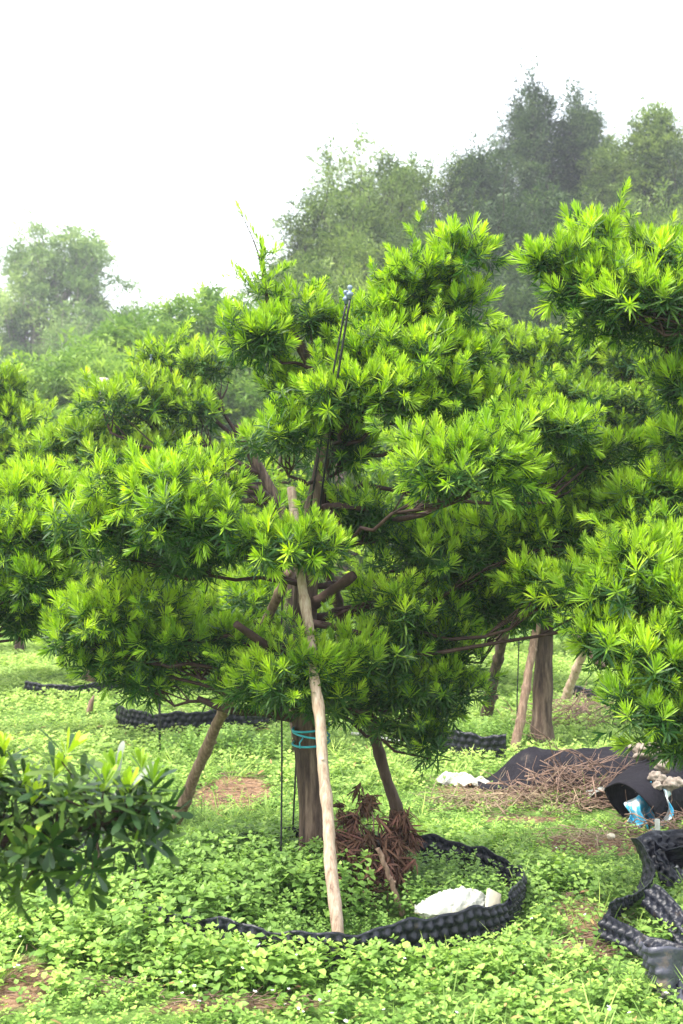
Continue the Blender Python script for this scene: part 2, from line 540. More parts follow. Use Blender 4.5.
# ---------------------------------------------------------------- main tree
Y0 = 5.6
TB = G(322, 883); TB = Vector((TB.x, Y0, -.02))
trunk = [TB, P(312, 800, Y0), P(305, 720, Y0), P(303, 640, Y0), P(307, 570, Y0 + .02), P(312, 520, Y0 + .03), P(322, 470, Y0 + .04),
         P(331, 420, Y0 + .03), P(322, 380, Y0), P(300, 345, Y0 - .03), P(270, 305, Y0 - .05)]
main_pads = [
    (268, 345, 46, 24, -.1, .95), (332, 348, 45, 26, .12, .9), (385, 332, 42, 38, .0, .95), (420, 290, 40, 26, 0, .95), (452, 318, 30, 28, .05, .8),
    (468, 258, 36, 17, .0, .95), (405, 365, 62, 34, -.15, .9), (452, 366, 36, 28, -.05, .85), (358, 405, 66, 28, -.28, .95), (440, 398, 48, 20, -.22, .95),
    (288, 396, 34, 24, .1, .85), (286, 446, 38, 30, -.3, .6), (345, 455, 40, 30, .05, .35), (470, 475, 68, 44, -.75, 1.),
    (545, 432, 48, 32, -.1, .9), (605, 462, 38, 26, .1, .9), 
    (165, 492, 74, 28, -.3, .95), (105, 528, 42, 24, -.1, .95), (215, 528, 72, 34, -.45, .9), (296, 553, 54, 20, -.5, .95), (170, 560, 70, 26, -.1, .15),
    (125, 620, 52, 30, .0, .9), (185, 655, 66, 34, .1, .8), (115, 668, 44, 24, .2, .85), (228, 655, 34, 34, .75, .5), (248, 602, 30, 20, .75, .75),
    (298, 682, 48, 34, -.35, .85), (345, 668, 26, 24, -.25, .7),
    (385, 520, 40, 38, .0, .4), (425, 565, 52, 42, .1, .3), (385, 610, 36, 34, -.1, .5), (425, 640, 45, 40, .1, .2), (395, 690, 40, 34, 0, .2),
    (432, 715, 28, 32, .0, .15), (448, 690, 26, 26, .0, .45), (500, 555, 48, 34, .1, .4), (505, 615, 50, 28, .2, .55), (560, 540, 45, 28, .1, .6),
    (575, 592, 55, 24, -.2, .9), (628, 610, 40, 26, -.3, .9), (480, 410, 40, 25, .1, .8),
    (455, 545, 38, 34, .15, .35), (470, 600, 38, 32, .2, .4), (448, 660, 30, 30, .1, .2), (392, 655, 34, 30, -.05, .3), (408, 725, 34, 26, .0, .1), (430, 748, 20, 22, .0, .1), (370, 700, 30, 24, .05, .2),
    (540, 500, 46, 26, .2, .85), (600, 520, 40, 24, .1, .85), (520, 578, 40, 24, .2, .7), (140, 682, 40, 14, .25, .7), (215, 684, 30, 14, .5, .5), (80, 640, 30, 22, .1, .9), (352, 378, 40, 22, -.1, .9), (310, 320, 30, 16, 0, .95), (262, 690, 34, 22, -.05, .5), (325, 705, 34, 18, -.25, .5), (300, 640, 26, 16, .25, .4), (395, 300, 30, 20, 0, .9)]
main_tree = podo_tree('podocarpus_tree', 'cloud-pruned yew pine at the centre, inside the black ring with the white sack', trunk, .074, .02,
                      pads_px(main_pads, Y0), 0, group='cloud-pruned yew pines', limb_r=.014, size=.92)


def child_tube(root, name, pts, rad, mat, sides=10, n=10):
    b = Buf(); q = resample(pts, n)
    rr = np.interp(np.linspace(0, 1, n), np.linspace(0, 1, len(rad)), rad) * (1 + .08 * rng.normal(size=n))
    b.tube(q, rr, sides); b.v = [v - np.array(tuple(root.location)) for v in b.v]
    return b.build(name, mat, root, smooth=True)


for pts, rad in [([P(303, 612, 5.6), P(322, 598, 5.52), P(354, 575, 5.42)], [.03, .026, .022]),
                 ([P(300, 668, 5.6), P(284, 657, 5.35), P(258, 640, 5.2), P(236, 624, 5.1)], [.025, .024, .02, .016]),
                 ([P(305, 622, 5.55), P(335, 627, 5.45), P(376, 638, 5.42)], [.02, .016, .012]),
                 ([P(305, 720, 5.6), P(268, 712, 5.6), P(228, 712, 5.6), P(198, 698, 5.65)], [.022, .02, .017, .012]),
                 ([P(315, 510, 5.6), P(335, 505, 5.5), P(368, 509, 5.45)], [.02, .017, .012]),
                 ([P(318, 508, 5.6), P(334, 512, 5.5), P(341, 530, 5.45)], [.014, .011, .009]),
                 ([P(395, 520, 5.5), P(425, 515, 5.2), P(450, 500, 5.0)], [.015, .012, .008]),
                 ([P(268, 305, 5.55), P(263, 270, 5.55), P(254, 240, 5.55), P(240, 212, 5.55)], [.009, .005, .003, .0015])]:
    child_tube(main_tree, 'branch', pts, rad, M['limb'])

# the loose leader that stands above the crown
b = Buf()
sp = []
for (x0, y0, x1, y1, n, s) in [(265, 300, 262, 250, 16, .8), (262, 250, 240, 212, 6, .55), (264, 285, 235, 270, 8, .6), (264, 285, 290, 268, 9, .65), (262, 262, 280, 250, 6, .55), (262, 290, 284, 300, 8, .7), (264, 300, 245, 285, 8, .7), (250, 270, 226, 279, 4, .4)]:
    for i in range(n):
        f = (i + 1) / n; p = P(x0 + (x1 - x0) * f, y0 + (y1 - y0) * f, 5.55 + random.uniform(-.05, .05))
        sp.append((tuple(p), ((x1 - x0) / 60 + random.uniform(-.3, .3), random.uniform(-.4, .4), (y0 - y1) / 40 + .5), s * random.uniform(.6, 1)))
pos = np.array([s[0] for s in sp]); dr = np.array([s[1] for s in sp]); sc = np.array([s[2] for s in sp])
scatter(b, SH['fresh', 1], pos, dr, np.full(len(pos), .6), sc * .9)
b.v = [v - np.array(tuple(main_tree.location)) for v in b.v]
b.build('leader_shoot', M['podo'], main_tree)

# ---------------------------------------------------------------- neighbours in the near row
rt = [Vector((2.35, 5.3, -.02)), Vector((2.32, 5.3, .9)), Vector((2.25, 5.3, 1.8)), Vector((2.2, 5.25, 2.6)), Vector((2.25, 5.2, 3.1))]
right_pads = [(556, 268, 26, 18, .0, .95), (598, 248, 22, 18, .1, .9), (585, 290, 50, 26, 0, .95), (645, 272, 45, 26, .05, .95), (640, 305, 50, 26, -.1, .8),
              (610, 318, 44, 24, .1, .35), (665, 335, 44, 34, .0, .1), (720, 300, 50, 40, 0, .8), (760, 240, 60, 40, 0, .9), (800, 380, 80, 40, 0, .8), (850, 300, 60, 40, 0, .8),
              (660, 505, 36, 30, .1, .85), (690, 540, 45, 35, .1, .4), (760, 500, 60, 35, -.1, .8),
              (640, 572, 44, 24, -.5, .95), (600, 600, 34, 24, -.5, .9), (625, 645, 42, 30, -.6, .9), (670, 618, 40, 34, -.6, .95), (672, 675, 44, 32, -.7, .9),
              (648, 715, 36, 26, -.75, .95), (690, 735, 40, 30, -.7, .8), (730, 640, 50, 60, -.4, .5), (665, 650, 55, 50, -.3, .1), (685, 395, 34, 26, .0, .8), (690, 450, 36, 28, .1, .85), (672, 560, 36, 24, -.2, .9), (640, 525, 34, 20, .1, .85)]
podo_tree('podocarpus_tree', 'yew pine reaching in from the right edge above the black drum', rt, .075, .03, pads_px(right_pads, 5.4), 0, group='cloud-pruned yew pines', limb_r=.019)

lt = [Vector((-2.45, 6.2, -.02)), Vector((-2.45, 6.2, .8)), Vector((-2.5, 6.2, 1.6)), Vector((-2.4, 6.2, 2.3))]
left_pads = [(30, 502, 46, 24, 0, .95), (72, 512, 36, 22, .2, .95), (62, 545, 42, 24, -.1, .9), (14, 548, 40, 28, -.2, .9), (20, 590, 42, 26, -.2, .85), (40, 612, 34, 26, .05, .1),
             (8, 620, 36, 26, .0, .3), (-50, 520, 60, 40, 0, .8), (-60, 600, 60, 40, 0, .6), (-100, 450, 70, 35, 0, .8), (-170, 520, 70, 40, 0, .8), (-90, 385, 50, 30, 0, .9)]
podo_tree('podocarpus_tree', 'yew pine at the left edge, its bright pads just above the open weeds', lt, .07, .03, pads_px(left_pads, 6.2), 0, group='cloud-pruned yew pines', limb_r=.018)

ft = [Vector((-1.75, 3.0, -.02)), Vector((-1.72, 3.0, .5)), Vector((-1.76, 3.02, 1.0)), Vector((-1.7, 3.0, 1.5))]
fore_pads = [(-70, 800, 50, 40, 0, .6), (-140, 760, 60, 50, 0, .6), (-200, 700, 80, 50, 0, .6), (-150, 640, 70, 50, 0, .7), (-350, 640, 90, 60, 0, .7)]
fore = podo_tree('broadleaf_podocarpus', 'dark glossy yew pine branch in the lower left foreground, tipped with lime tufts', ft, .05, .022, pads_px(fore_pads, 3.0), 0, M['broad'],
                 group=None, limb_r=.009, broad=True, dens=.3, sub_r=.07, size=.95)
fl_ = np.array(tuple(fore.location))
fresh_r = [(2, 768), (18, 790), (62, 762), (52, 782), (90, 800), (118, 778), (104, 792), (142, 776), (152, 792), (128, 800), (70, 815), (30, 812)]
old_r = [(5, 800), (28, 800), (48, 806), (78, 790), (100, 812), (125, 808), (148, 806), (160, 812), (20, 828), (45, 832), (72, 834), (98, 832), (122, 828), (150, 826), (8, 846), (32, 852), (58, 852), (85, 852),
         (112, 846), (138, 842), (18, 868), (44, 872), (92, 868), (84, 880), (20, 892), (-6, 882), (64, 866), (35, 786), (66, 800), (112, 820), (136, 824), (52, 842), (156, 838), (-10, 810), (-12, 850), (-20, 830), (-30, 780), (-30, 860)]
fb, tw = Buf(), Buf()
hub = [np.array(tuple(P(hx, hy, 3.02))) - fl_ for hx, hy in ((-60, 830), (0, 842), (50, 838), (100, 824), (130, 815))]
tw.tube(resample(hub, 12), np.linspace(.011, .005, 12), 8)
tw.tube(resample([hub[1], np.array(tuple(P(30, 868, 3.0))) - fl_, np.array(tuple(P(60, 875, 3.0))) - fl_], 8), np.linspace(.006, .003, 8), 6)
for lst, kd in ((fresh_r, 'broadfresh'), (old_r, 'broadold')):
    pp = []
    for (rx_, ry_) in lst:
        c = np.array(tuple(P(rx_, ry_, 3.0 + random.uniform(-.10, .12)))) - fl_
        pp.append(c)
        h = min(hub, key=lambda q_: np.linalg.norm(q_ - c)); tw.tube(wobble(h, c, 5, .25), np.linspace(.0035, .002, 5), 5, cap=False)
    pp = np.array(pp); n_ = len(pp)
    cdir = pp - hub[2]
    dd = unit(cdir * np.array([1, 1, 1])) * .9 + rng.normal(size=(n_, 3)) * .35 + np.array([0, -.25, .35 if kd == 'broadfresh' else -.05])
    if kd == 'broadfresh': dd = rng.normal(size=(n_, 3)) * .2 + np.array([.1, -.15, 1])
    scatter(fb, SH[kd, 0], pp, dd, np.clip(.5 + rng.normal(size=n_) * .25, 0, 1), rng.uniform(.78, 1.05, n_))
tw.build('branch', M['limb'], fore, smooth=True); fb.build('foliage_pad', M['broad'], fore)

# ---------------------------------------------------------------- second and third rows
def trunk_at(px, Y, ztop, lean=0.):
    x = (px - 341.5) / F * Y
    z0 = float(terrain(x, Y)) - .03
    return [Vector((x, Y, z0)), Vector((x + lean * .3, Y, z0 + ztop * .3)), Vector((x + lean * .1, Y + .05, z0 + ztop * .65)), Vector((x + lean, Y, z0 + ztop))]


D_pads = [(104, 408, 30, 11, -.3, .9), (212, 372, 30, 26, 0, .85), (150, 405, 48, 22, -.1, .95), (190, 418, 44, 22, 0, .85), (120, 425, 28, 18, .1, .95), (170, 362, 26, 18, .2, .9),
          (80, 440, 38, 16, 0, .9), (62, 455, 34, 16, .1, .9), (120, 462, 40, 20, -.2, .35), (160, 455, 36, 18, 0, .4), (45, 480, 32, 18, .1, .8), (225, 470, 30, 16, .4, .8),
          (150, 600, 60, 25, .5, .8), (70, 590, 50, 24, .3, .9), (225, 620, 40, 26, .2, .7), (110, 640, 40, 20, .3, .7)]
podo_tree('podocarpus_tree', 'second row yew pine left of centre with forked bare limbs under a flat pad', trunk_at(304, 9.0, 2.5, -.5), .06, .03, pads_px(D_pads, 9.0), 1, M['podo_back'], 'cloud-pruned yew pines', limb_r=.024, sub_r=.13, size=1.15)
F_pads = [(500, 352, 28, 20, 0, .9), (540, 365, 42, 24, 0, .95), (592, 352, 46, 26, .1, .9), (640, 368, 46, 28, 0, .9), (672, 400, 36, 28, 0, .85), (520, 400, 40, 22, 0, .6), (565, 402, 50, 22, -.2, .8),
          (622, 412, 50, 24, -.1, .85), (600, 445, 50, 24, 0, .8), (660, 450, 40, 26, 0, .8), (540, 470, 46, 28, .2, .5), (620, 495, 60, 30, .2, .4), (590, 540, 60, 34, .3, .3), (530, 530, 50, 36, .3, .3),
          (470, 500, 50, 34, .2, .4), (500, 600, 50, 26, 0, .5), (575, 610, 46, 24, 0, .5), (460, 580, 40, 40, .2, .3), (650, 560, 50, 34, .2, .5), (455, 395, 35, 25, .2, .6)]
podo_tree('podocarpus_tree', 'yew pine right of centre in the second row, trunk showing behind the black sheet', trunk_at(540, 9.4, 2.7, .1), .085, .04, pads_px(F_pads, 9.4), 1, M['podo_back'], 'cloud-pruned yew pines', limb_r=.026, sub_r=.13, size=1.15)
E_pads = [(10, 395, 24, 24, 0, .9), (22, 428, 30, 20, 0, .9), (8, 455, 30, 22, 0, .8), (35, 472, 30, 16, .1, .8), (-30, 400, 40, 30, 0, .8), (-40, 460, 50, 30, 0, .8), (15, 510, 40, 26, 0, .7), (-80, 520, 50, 26, 0, .7)]
podo_tree('podocarpus_tree', 'yew pine at the far left edge in the second row below the pale tall tree', trunk_at(-15, 9.6, 2.6), .06, .03, pads_px(E_pads, 9.6), 1, M['podo_back'], 'cloud-pruned yew pines', limb_r=.024, sub_r=.13, size=1.15)


def auto_pads(x, y, H, W, n):
    out = []
    z0 = float(terrain(x, y))
    for i in range(n):
        f = (i + .5) / n
        z = z0 + .55 + (H - .7) * f
        w = W * (1 - .7 * f) ** .8
        a = i * 2.4 + random.random()
        rr = w * random.uniform(.35, .85)
        s = random.uniform(.32, .5) * (1 - .25 * f)
        out.append((Vector((x + rr * math.cos(a), y + rr * math.sin(a), z)), (s, s, s * .5), random.uniform(.7, .95)))
    return out


rows = [(265, 12.5, 2.9, 'yew pine seen between the main trunk and the left pads, third row'), (420, 13.0, 3.0, 'yew pine straight behind the main tree in the third row'),
        (90, 13.2, 3.1, 'yew pine behind the pale post at left'), (650, 12.6, 3.3, 'yew pine behind the crossed poles at right'),
        (-60, 13.0, 3.0, 'yew pine mostly beyond the left edge in the third row'), (170, 17, 3.6, 'small distant yew pine below the feathery trees'),
        (340, 17.5, 4.0, 'small distant yew pine behind the two sprinkler rods'), (500, 16.8, 4.2, 'small distant yew pine below the dark hill trees'),
        (620, 17.4, 4.4, 'small distant yew pine at right below the hill'), (20, 17, 3.6, 'small distant yew pine at left below the pale tall tree'), (760, 14, 3.4, 'yew pine just beyond the right edge, third row')]
for (px, Y, H, lab) in rows:
    t = trunk_at(px, Y, H * .9, random.uniform(-.2, .2)); x = t[0].x
    podo_tree('podocarpus_tree', lab, t, .06, .03, auto_pads(x, Y, H, 1.45, 17), 2, M['podo_back'], 'cloud-pruned yew pines', limb_r=.026, sub_r=.17, size=1.5, dens=.9)

# ---------------------------------------------------------------- far trees
def spray(n, L, l, w, droop=.2, seed=0):
    r = random.Random(seed); t = Tpl()
    for i in range(n):
        f = i / n; az = r.uniform(0, 6.28); el = r.uniform(-.4, .9)
        p = (L * f, r.uniform(-.25, .25) * L, -droop * L * f * f + r.uniform(-.12, .12) * L)
        t.leaf(p, (math.cos(az) + .7, math.sin(az), math.sin(el)), l * r.uniform(.7, 1.3), w * r.uniform(.7, 1.2), r.random(), .15, tint=r.uniform(-.2, .2), detail=-1)
    return t.done()


SPR = {'fine': [spray(11, .42, .17, .045, .1, s) for s in range(4)], 'euca': [spray(10, .5, .24, .06, .5, s) for s in range(4)],
       'lush': [spray(12, .5, .19, .06, .25, s) for s in range(4)]}


def far_tree(name, label, x, y, H, W, shape, mat, spr, n_clump, per, cl_r=.7, scale=1., bark=None, group=None, base_f=.2, z_off=0., tips=0):
    z0 = float(terrain(x, y)) - .1
    root = empty(name, (x, y, z0), label, 'tree', group)
    tb = Buf(); cb = Buf(); lb = Buf()
    top = np.array([random.uniform(-.04, .04) * H, 0, H * .93])
    q = wobble((0, 0, 0), top, 12, .12)
    tb.tube(q, np.linspace(.022 * H, .003 * H, 12), 9)
    Pn, Dn, Tn = [], [], []
    cl = []
    for i in range(n_clump):
        f = base_f + (1 - base_f) * ((i + .5) / n_clump) ** .9
        if shape == 'round': w = math.sqrt(max(0, 1 - ((f - .58) / .47) ** 2)) if f > .12 else .5
        elif shape == 'cone': w = (1.03 - f) ** .9 * 1.35
        elif shape == 'spread': w = math.sqrt(max(0, 1 - ((f - .72) / .40) ** 2)) if f < .99 else .3
        a = i * 2.39996 + random.uniform(-.5, .5); rr = W * w * math.sqrt(random.uniform(.12, 1))
        c = np.array([rr * math.cos(a), rr * math.sin(a), f * H + random.uniform(-.03, .03) * H])
        cl.append(c)
        k = int(np.clip(f * 11 - 2 - 2 * random.random(), 1, 11))
        pth = wobble(q[k], c, 6, .15); lb.tube(pth, np.linspace(.006 * H, .0015 * H, 6), 5)
        m = int(per * random.uniform(.7, 1.3))
        u = unit(rng.normal(size=(m, 3))) * rng.random((m, 1)) ** .35
        r3 = cl_r * random.uniform(.65, 1.3) * np.array([1.15, 1.15, .62 if shape != 'cone' else .8])
        Pn.append(c + u * r3)
        out = np.array([math.cos(a), math.sin(a), .5])
        Dn.append(u * .8 + out * .45 + rng.normal(size=(m, 3)) * .3)
        Tn.append(np.full(m, random.uniform(.1, .95)) + rng.normal(size=m) * .1)
    for j in range(tips):     # thin leafy twigs that break the outline
        f = random.uniform(.7, 1.0); c = cl[min(len(cl) - 1, int(len(cl) * (f ** 1.0)) - 1)]
        e = c + np.array([random.uniform(-.6, .6), random.uniform(-.5, .5), random.uniform(.8, 2.6)]) * cl_r
        pth = wobble(c, e, 5, .15); lb.tube(pth, np.linspace(.02, .006, 5), 4)
        for k in range(9):
            Pn.append((c + (e - c) * (k + 1) / 9)[None, :] + rng.normal(size=(1, 3)) * .12); Dn.append(np.array([[random.uniform(-1, 1), random.uniform(-1, 1), .6]])); Tn.append(np.array([.5]))
    Pn, Dn, Tn = np.concatenate(Pn), np.concatenate(Dn), np.clip(np.concatenate(Tn), 0, 1)
    d = unit(Dn); up = np.array([0, 0, 1.]); yv = unit(np.cross(up, d)); zv = np.cross(d, yv)
    R = np.stack([d, yv, zv], axis=2)
    wh = rng.integers(0, 4, len(Pn)); sc = rng.uniform(.7, 1.3, len(Pn)) * scale
    for i in range(4):
        k = wh == i; cb.inst(SPR[spr][i], R[k], Pn[k], Tn[k], sc[k])
    bk = bark or M['bark']
    tb.build('trunk', bk, root, smooth=True); lb.build('branches', bk, root); cb.build('crown', mat, root)
    return root


def wx(px, Y): return (px - 341.5) / F * Y


def htop(px, py, Y):
    p = P(px, py, Y); return p.z - float(terrain(p.x, Y)) + .1


EU = M['euctrunk']
far_tree('tall_pale_tree', 'pale airy tall tree against the sky at far left', wx(62, 62), 62, htop(62, 247, 62), 4.1, 'round', M['euca'], 'euca', 150, 44, .72, 1.15, EU, None, .35, tips=12)
far_tree('tall_pale_tree', 'lower pale tall tree at the left edge beside the bigger airy one', wx(-25, 60), 60, htop(-15, 300, 60), 4.0, 'spread', M['euca'], 'euca', 60, 44, .85, 1.15, EU, None, .3, tips=8)
far_tree('tall_pale_tree', 'small pale tree at the right foot of the airy tall tree', wx(128, 60), 60, htop(128, 312, 60), 2.4, 'round', M['euca'], 'euca', 36, 40, .8, 1.1, EU, None, .2, tips=5)
far_tree('tall_pale_tree', 'pale tall tree filling the gap low between the airy tree and the feathery trees', wx(92, 58), 58, htop(92, 328, 58), 3.0, 'round', M['euca'], 'euca', 50, 44, .85, 1.15, EU, None, .15, tips=5)
G1 = 'feathery green trees beyond the nursery'
for (px, py, Y, W, lab) in [(190, 312, 30, 2.0, 'feathery green tree rising just left of the leader shoot'), (232, 330, 32, 1.6, 'feathery green tree directly behind the leader shoot'),
                            (145, 342, 29, 1.7, 'feathery green tree sloping down behind the single sprinkler rod'), (100, 372, 27, 1.7, 'feathery green tree above the pale post'),
                            (45, 388, 28, 1.9, 'feathery green tree below the pale airy tree'), (-10, 385, 29, 2.0, 'feathery green tree cut by the left edge'), (275, 345, 31, 1.6, 'feathery green tree mostly hidden behind the top left pad')]:
    far_tree('feathery_tree', lab, wx(px, Y), Y, htop(px, py, Y), W * 1.2, 'round', M['lush'], 'lush', 85, 60, .55, .9, None, G1, .15)
G2 = 'dark trees on the hill'
hill = [(330, 215, 38, 2.4, 'o', 'round', 'olive hill tree leftmost of the wood, beside the leader shoot'), (372, 168, 42, 3.2, 'o', 'round', 'broad round olive hill tree left of the tall dark one'),
        (310, 275, 34, 2.0, 'o', 'round', 'low olive hill tree at the left foot of the wood'), (428, 178, 44, 3.0, 'o', 'round', 'olive hill tree in the dip left of the tallest crown'),
        (478, 165, 43, 2.6, 'd', 'cone', 'slim dark hill tree left shoulder of the tallest crown'), (532, 102, 45, 3.6, 'd', 'cone', 'tallest dark hill tree with feathery top'),
        (578, 112, 46, 3.0, 'd', 'cone', 'dark hill tree forming the right peak beside the tallest'), (615, 158, 44, 2.6, 'o', 'cone', 'slim olive hill tree in the notch right of the twin peaks'),
        (655, 122, 42, 2.6, 'o', 'cone', 'tall olive hill tree near the right edge'), (705, 150, 42, 2.8, 'd', 'round', 'dark hill tree cut by the right edge'),
        (395, 245, 36, 2.6, 'o', 'round', 'olive hill tree above the upper right pad of the main tree'), (470, 235, 37, 2.6, 'd', 'round', 'dark hill tree behind the tip of the diagonal pad'),
        (540, 215, 36, 2.6, 'd', 'round', 'dark rounded hill tree in the shade under the twin peaks'), (610, 228, 36, 2.4, 'o', 'round', 'olive hill tree behind the upper right yew pads'),
        (670, 222, 35, 2.4, 'o', 'round', 'olive hill tree low at the right edge'), (350, 300, 30, 2.0, 'o', 'round', 'small olive hill tree behind the sprinkler rods'),
        (505, 300, 30, 2.2, 'd', 'round', 'small dark hill tree between the main tree and right yew'), (590, 310, 30, 2.2, 'o', 'round', 'small olive hill tree hidden behind the right yew'),
        (440, 315, 30, 2.2, 'd', 'round', 'small dark hill tree behind the main crown'), (670, 310, 30, 2.2, 'o', 'round', 'small olive hill tree at right behind the yew boughs'), (780, 190, 40, 3.2, 'o', 'round', 'olive hill tree beyond the right edge')]
for (px, py, Y, W, mt, shp, lab) in hill:
    far_tree('hill_tree', lab, wx(px, Y), Y, htop(px, py + 6, Y), W, shp, M['forest_dark' if mt == 'd' else 'forest_olive'], 'fine', 120, 58, .72, .95, M['hillbark'], G2, .08, tips=30 if py < 240 else 3)

# ---------------------------------------------------------------- ground cover
def plant(pairs, h, l, w, seed, detail=1):
    r = random.Random(seed); t = Tpl(); a0 = r.random() * 3
    lean = (r.uniform(-.2, .2), r.uniform(-.2, .2))
    for i in range(pairs):
        f = (i + .6) / pairs; z = h * f
        for s in (0, 1):
            a = a0 + i * PI / 2 + s * PI + r.uniform(-.35, .35)
            ll = l * (1.05 - .45 * abs(f - .5)) * r.uniform(.8, 1.15)
            el = r.uniform(-.15, .45) + .25 * f
            t.leaf((lean[0] * z + .006 * math.cos(a), lean[1] * z + .006 * math.sin(a), z), (math.cos(a) * math.cos(el), math.sin(a) * math.cos(el), math.sin(el)), ll, ll * w, .15 + .75 * f ** 1.5, .22, tint=r.uniform(-.1, .1), detail=detail, fold=.28)
    for s in range(3):
        a = a0 + s * 2.1
        t.leaf((lean[0] * h, lean[1] * h, h), (math.cos(a), math.sin(a), .9), l * .45, l * .3, 1., .1, detail=detail)
    t.leaf((0, 0, -.01), (lean[0], lean[1], 1), h * 1.02, .003, .3, 0, side=(1, 0, 0), detail=-1)
    return t.done()


NEAR = [plant(3, .075, .032, .72, s) for s in range(6)]
TALL = [plant(5, .20, .042, .70, s + 20) for s in range(6)]
MIDP = [plant(3, .07, .045, .75, s + 40, -1) for s in range(6)]
FARP = [plant(3, .10, .10, .55, s + 60, -1) for s in range(4)]


def cover(name, label, tpls, xs, ys, zs, sizes, tint, mat, freshk=None, upk=.25):
    b = Buf(); n = len(xs)
    R = frames(np.stack([rng.normal(size=n) * upk, rng.normal(size=n) * upk - .05, np.ones(n)], 1))
    T = np.stack([xs, ys, zs], 1); wh = rng.integers(0, len(tpls), n)
    for i, t in enumerate(tpls):
        k = wh == i
        b.inst(t, R[k], T[k], tint[k], sizes[k], None if freshk is None else freshk[k])
    o = b.build(name, mat); tag(o, label, name.replace('_', ' '), kind='stuff'); return o


def fan(n, y0, y1, half0, k):
    y = np.sqrt(rng.uniform(y0 ** 2, y1 ** 2, n)); x = (rng.random(n) * 2 - 1) * (half0 + k * y)
    return x, y


EXCL = []


def clear(x, y):
    k = np.ones(len(x), bool)
    for (cx, cy, rx, ry, ang) in EXCL:
        dx, dy = x - cx, y - cy
        u = dx * math.cos(ang) + dy * math.sin(ang); v = -dx * math.sin(ang) + dy * math.cos(ang)
        k &= (u / rx) ** 2 + (v / ry) ** 2 > 1
    return k


# felt sheet, drum, collapsed strips, sack: keep the weeds off them
g = P(560, 770, 7.95); EXCL.append((g.x, 7.95, .62, .22, 0))
EXCL.append((wx(655, 7.0), 7.05, .45, .25, 0)); EXCL.append((wx(455, 5.0), 5.0, .17, .13, .3)); EXCL.append((TB.x, TB.y, .09, .09, 0)); EXCL.append((0, 4.72, .06, .10, 0)); EXCL.append((G(402, 922).x, 5.0, .05, .10, 0))
EXCL.append((wx(660, 4.55), 4.52, .16, .17, .3))
EXCL.append((wx(370, 5.35), 5.4, .12, .1, 0))

x, y = fan(17500, 3.2, 8.2, .7, .36)
dens = (fbm(x * 1.6, y * 1.6, 4))
keep = (rng.random(len(x)) < np.clip(1.25 - bare(x, y) * 1.05 - .5 * (dens < .36), .0, 1)) & ~in_ring(x, y, 1.04) & clear(x, y)
leftbare = (1 - sstep(3.6, 5.2, y)) * (1 - sstep(-1.6, -.2, x))
keep &= rng.random(len(x)) > leftbare * .1
x, y = x[keep], y[keep]
hgt = sstep(.3, .75, fbm(x * 1.3, y * 1.3, 8))
rd = np.sqrt(((x - RC[0]) / RRX) ** 2 + ((y - RC[1]) / RRY) ** 2)
lush = np.exp(-((rd - 1.25) / .3) ** 2)
sz = (.62 + .55 * hgt + .35 * lush) * rng.uniform(.75, 1.2, len(x)) * (1 - .25 * sstep(6.0, 7.5, y))
zz = terrain(x, y) + .05 * lush * hgt
cover('weeds', 'low mint-like weeds with small oval leaves carpeting the near ground', NEAR, x, y, zz, sz, np.clip(.35 + .4 * fbm(x * .8, y * .8, 12) + rng.normal(size=len(x)) * .2, 0, 1), M['mint'], .6 + .5 * fbm(x, y, 14))
# inside the ring
a = rng.random(1500) * 2 * PI; r_ = np.sqrt(rng.random(1500)) * .97
x, y = RC[0] + RRX * r_ * np.cos(a), RC[1] + RRY * r_ * np.sin(a)
k = clear(x, y) & ~((abs(x - .17) < .14) & (abs(y - 5.35) < .12))
x, y = x[k], y[k]
sz = rng.uniform(.8, 1.25, len(x)) * np.where(x > .08, .60, 1.) * (1.05 - .38 * ((y < 5.05) & (x > -.35))) * np.where((abs(x) < .16) & (y < 4.95), .6, 1.)
cover('weeds', 'taller fresh green weeds filling the black ring round the main trunk', TALL, x, y, np.zeros(len(x)), sz, np.clip(.3 + rng.normal(size=len(x)) * .14, 0, 1), M['mint'], np.full(len(x), .75))
# belt of lusher weeds against the outside of the ring
a = rng.random(2300) * 2 * PI; r_ = rng.uniform(1.04, 1.42, 2300)
x, y = RC[0] + RRX * r_ * np.cos(a), RC[1] + RRY * r_ * np.sin(a)
k = clear(x, y) & (rng.random(2300) < 1.15 - bare(x, y)); x, y, a = x[k], y[k], a[k]
lft = sstep(.15, -.75, x) * (y < RC[1] + .2)
cover('weeds', 'lush weeds crowding the outside of the black ring', NEAR + TALL[:2], x, y, np.zeros(len(x)), rng.uniform(.65, 1.0, len(x)) * (.78 + .42 * lft) * np.where((x > -.45) & (y < RC[1]), np.where(x > -.10, .46, .80), 1.), np.clip(.45 + rng.normal(size=len(x)) * .14, 0, 1), M['mint'], np.full(len(x), .9))
# beyond
x, y = fan(21000, 7.6, 18.5, 1.2, .40)
keep = (rng.random(len(x)) < 1.1 - bare(x, y)) & clear(x, y); x, y = x[keep], y[keep]
sz = (.62 + .5 * fbm(x * 1.1, y * 1.1, 8)) * rng.uniform(.8, 1.2, len(x)) * (1 + .03 * (y - 8))
cover('weeds', 'pale green creeping weeds between the rows further back', MIDP, x, y, terrain(x, y), sz, np.clip(.35 + .45 * fbm(x * .6, y * .6, 22) + rng.normal(size=len(x)) * .1, 0, 1), M['carpet'])
x, y = fan(9000, 18, 48, 2, .45)
cover('undergrowth', 'far undergrowth under the hill trees', FARP, x, y, terrain(x, y), rng.uniform(.9, 2.2, len(x)) * (1 + (y > 24) * .8), np.clip(rng.random(len(x)) * .5 + .2, 0, 1), M['lush'])
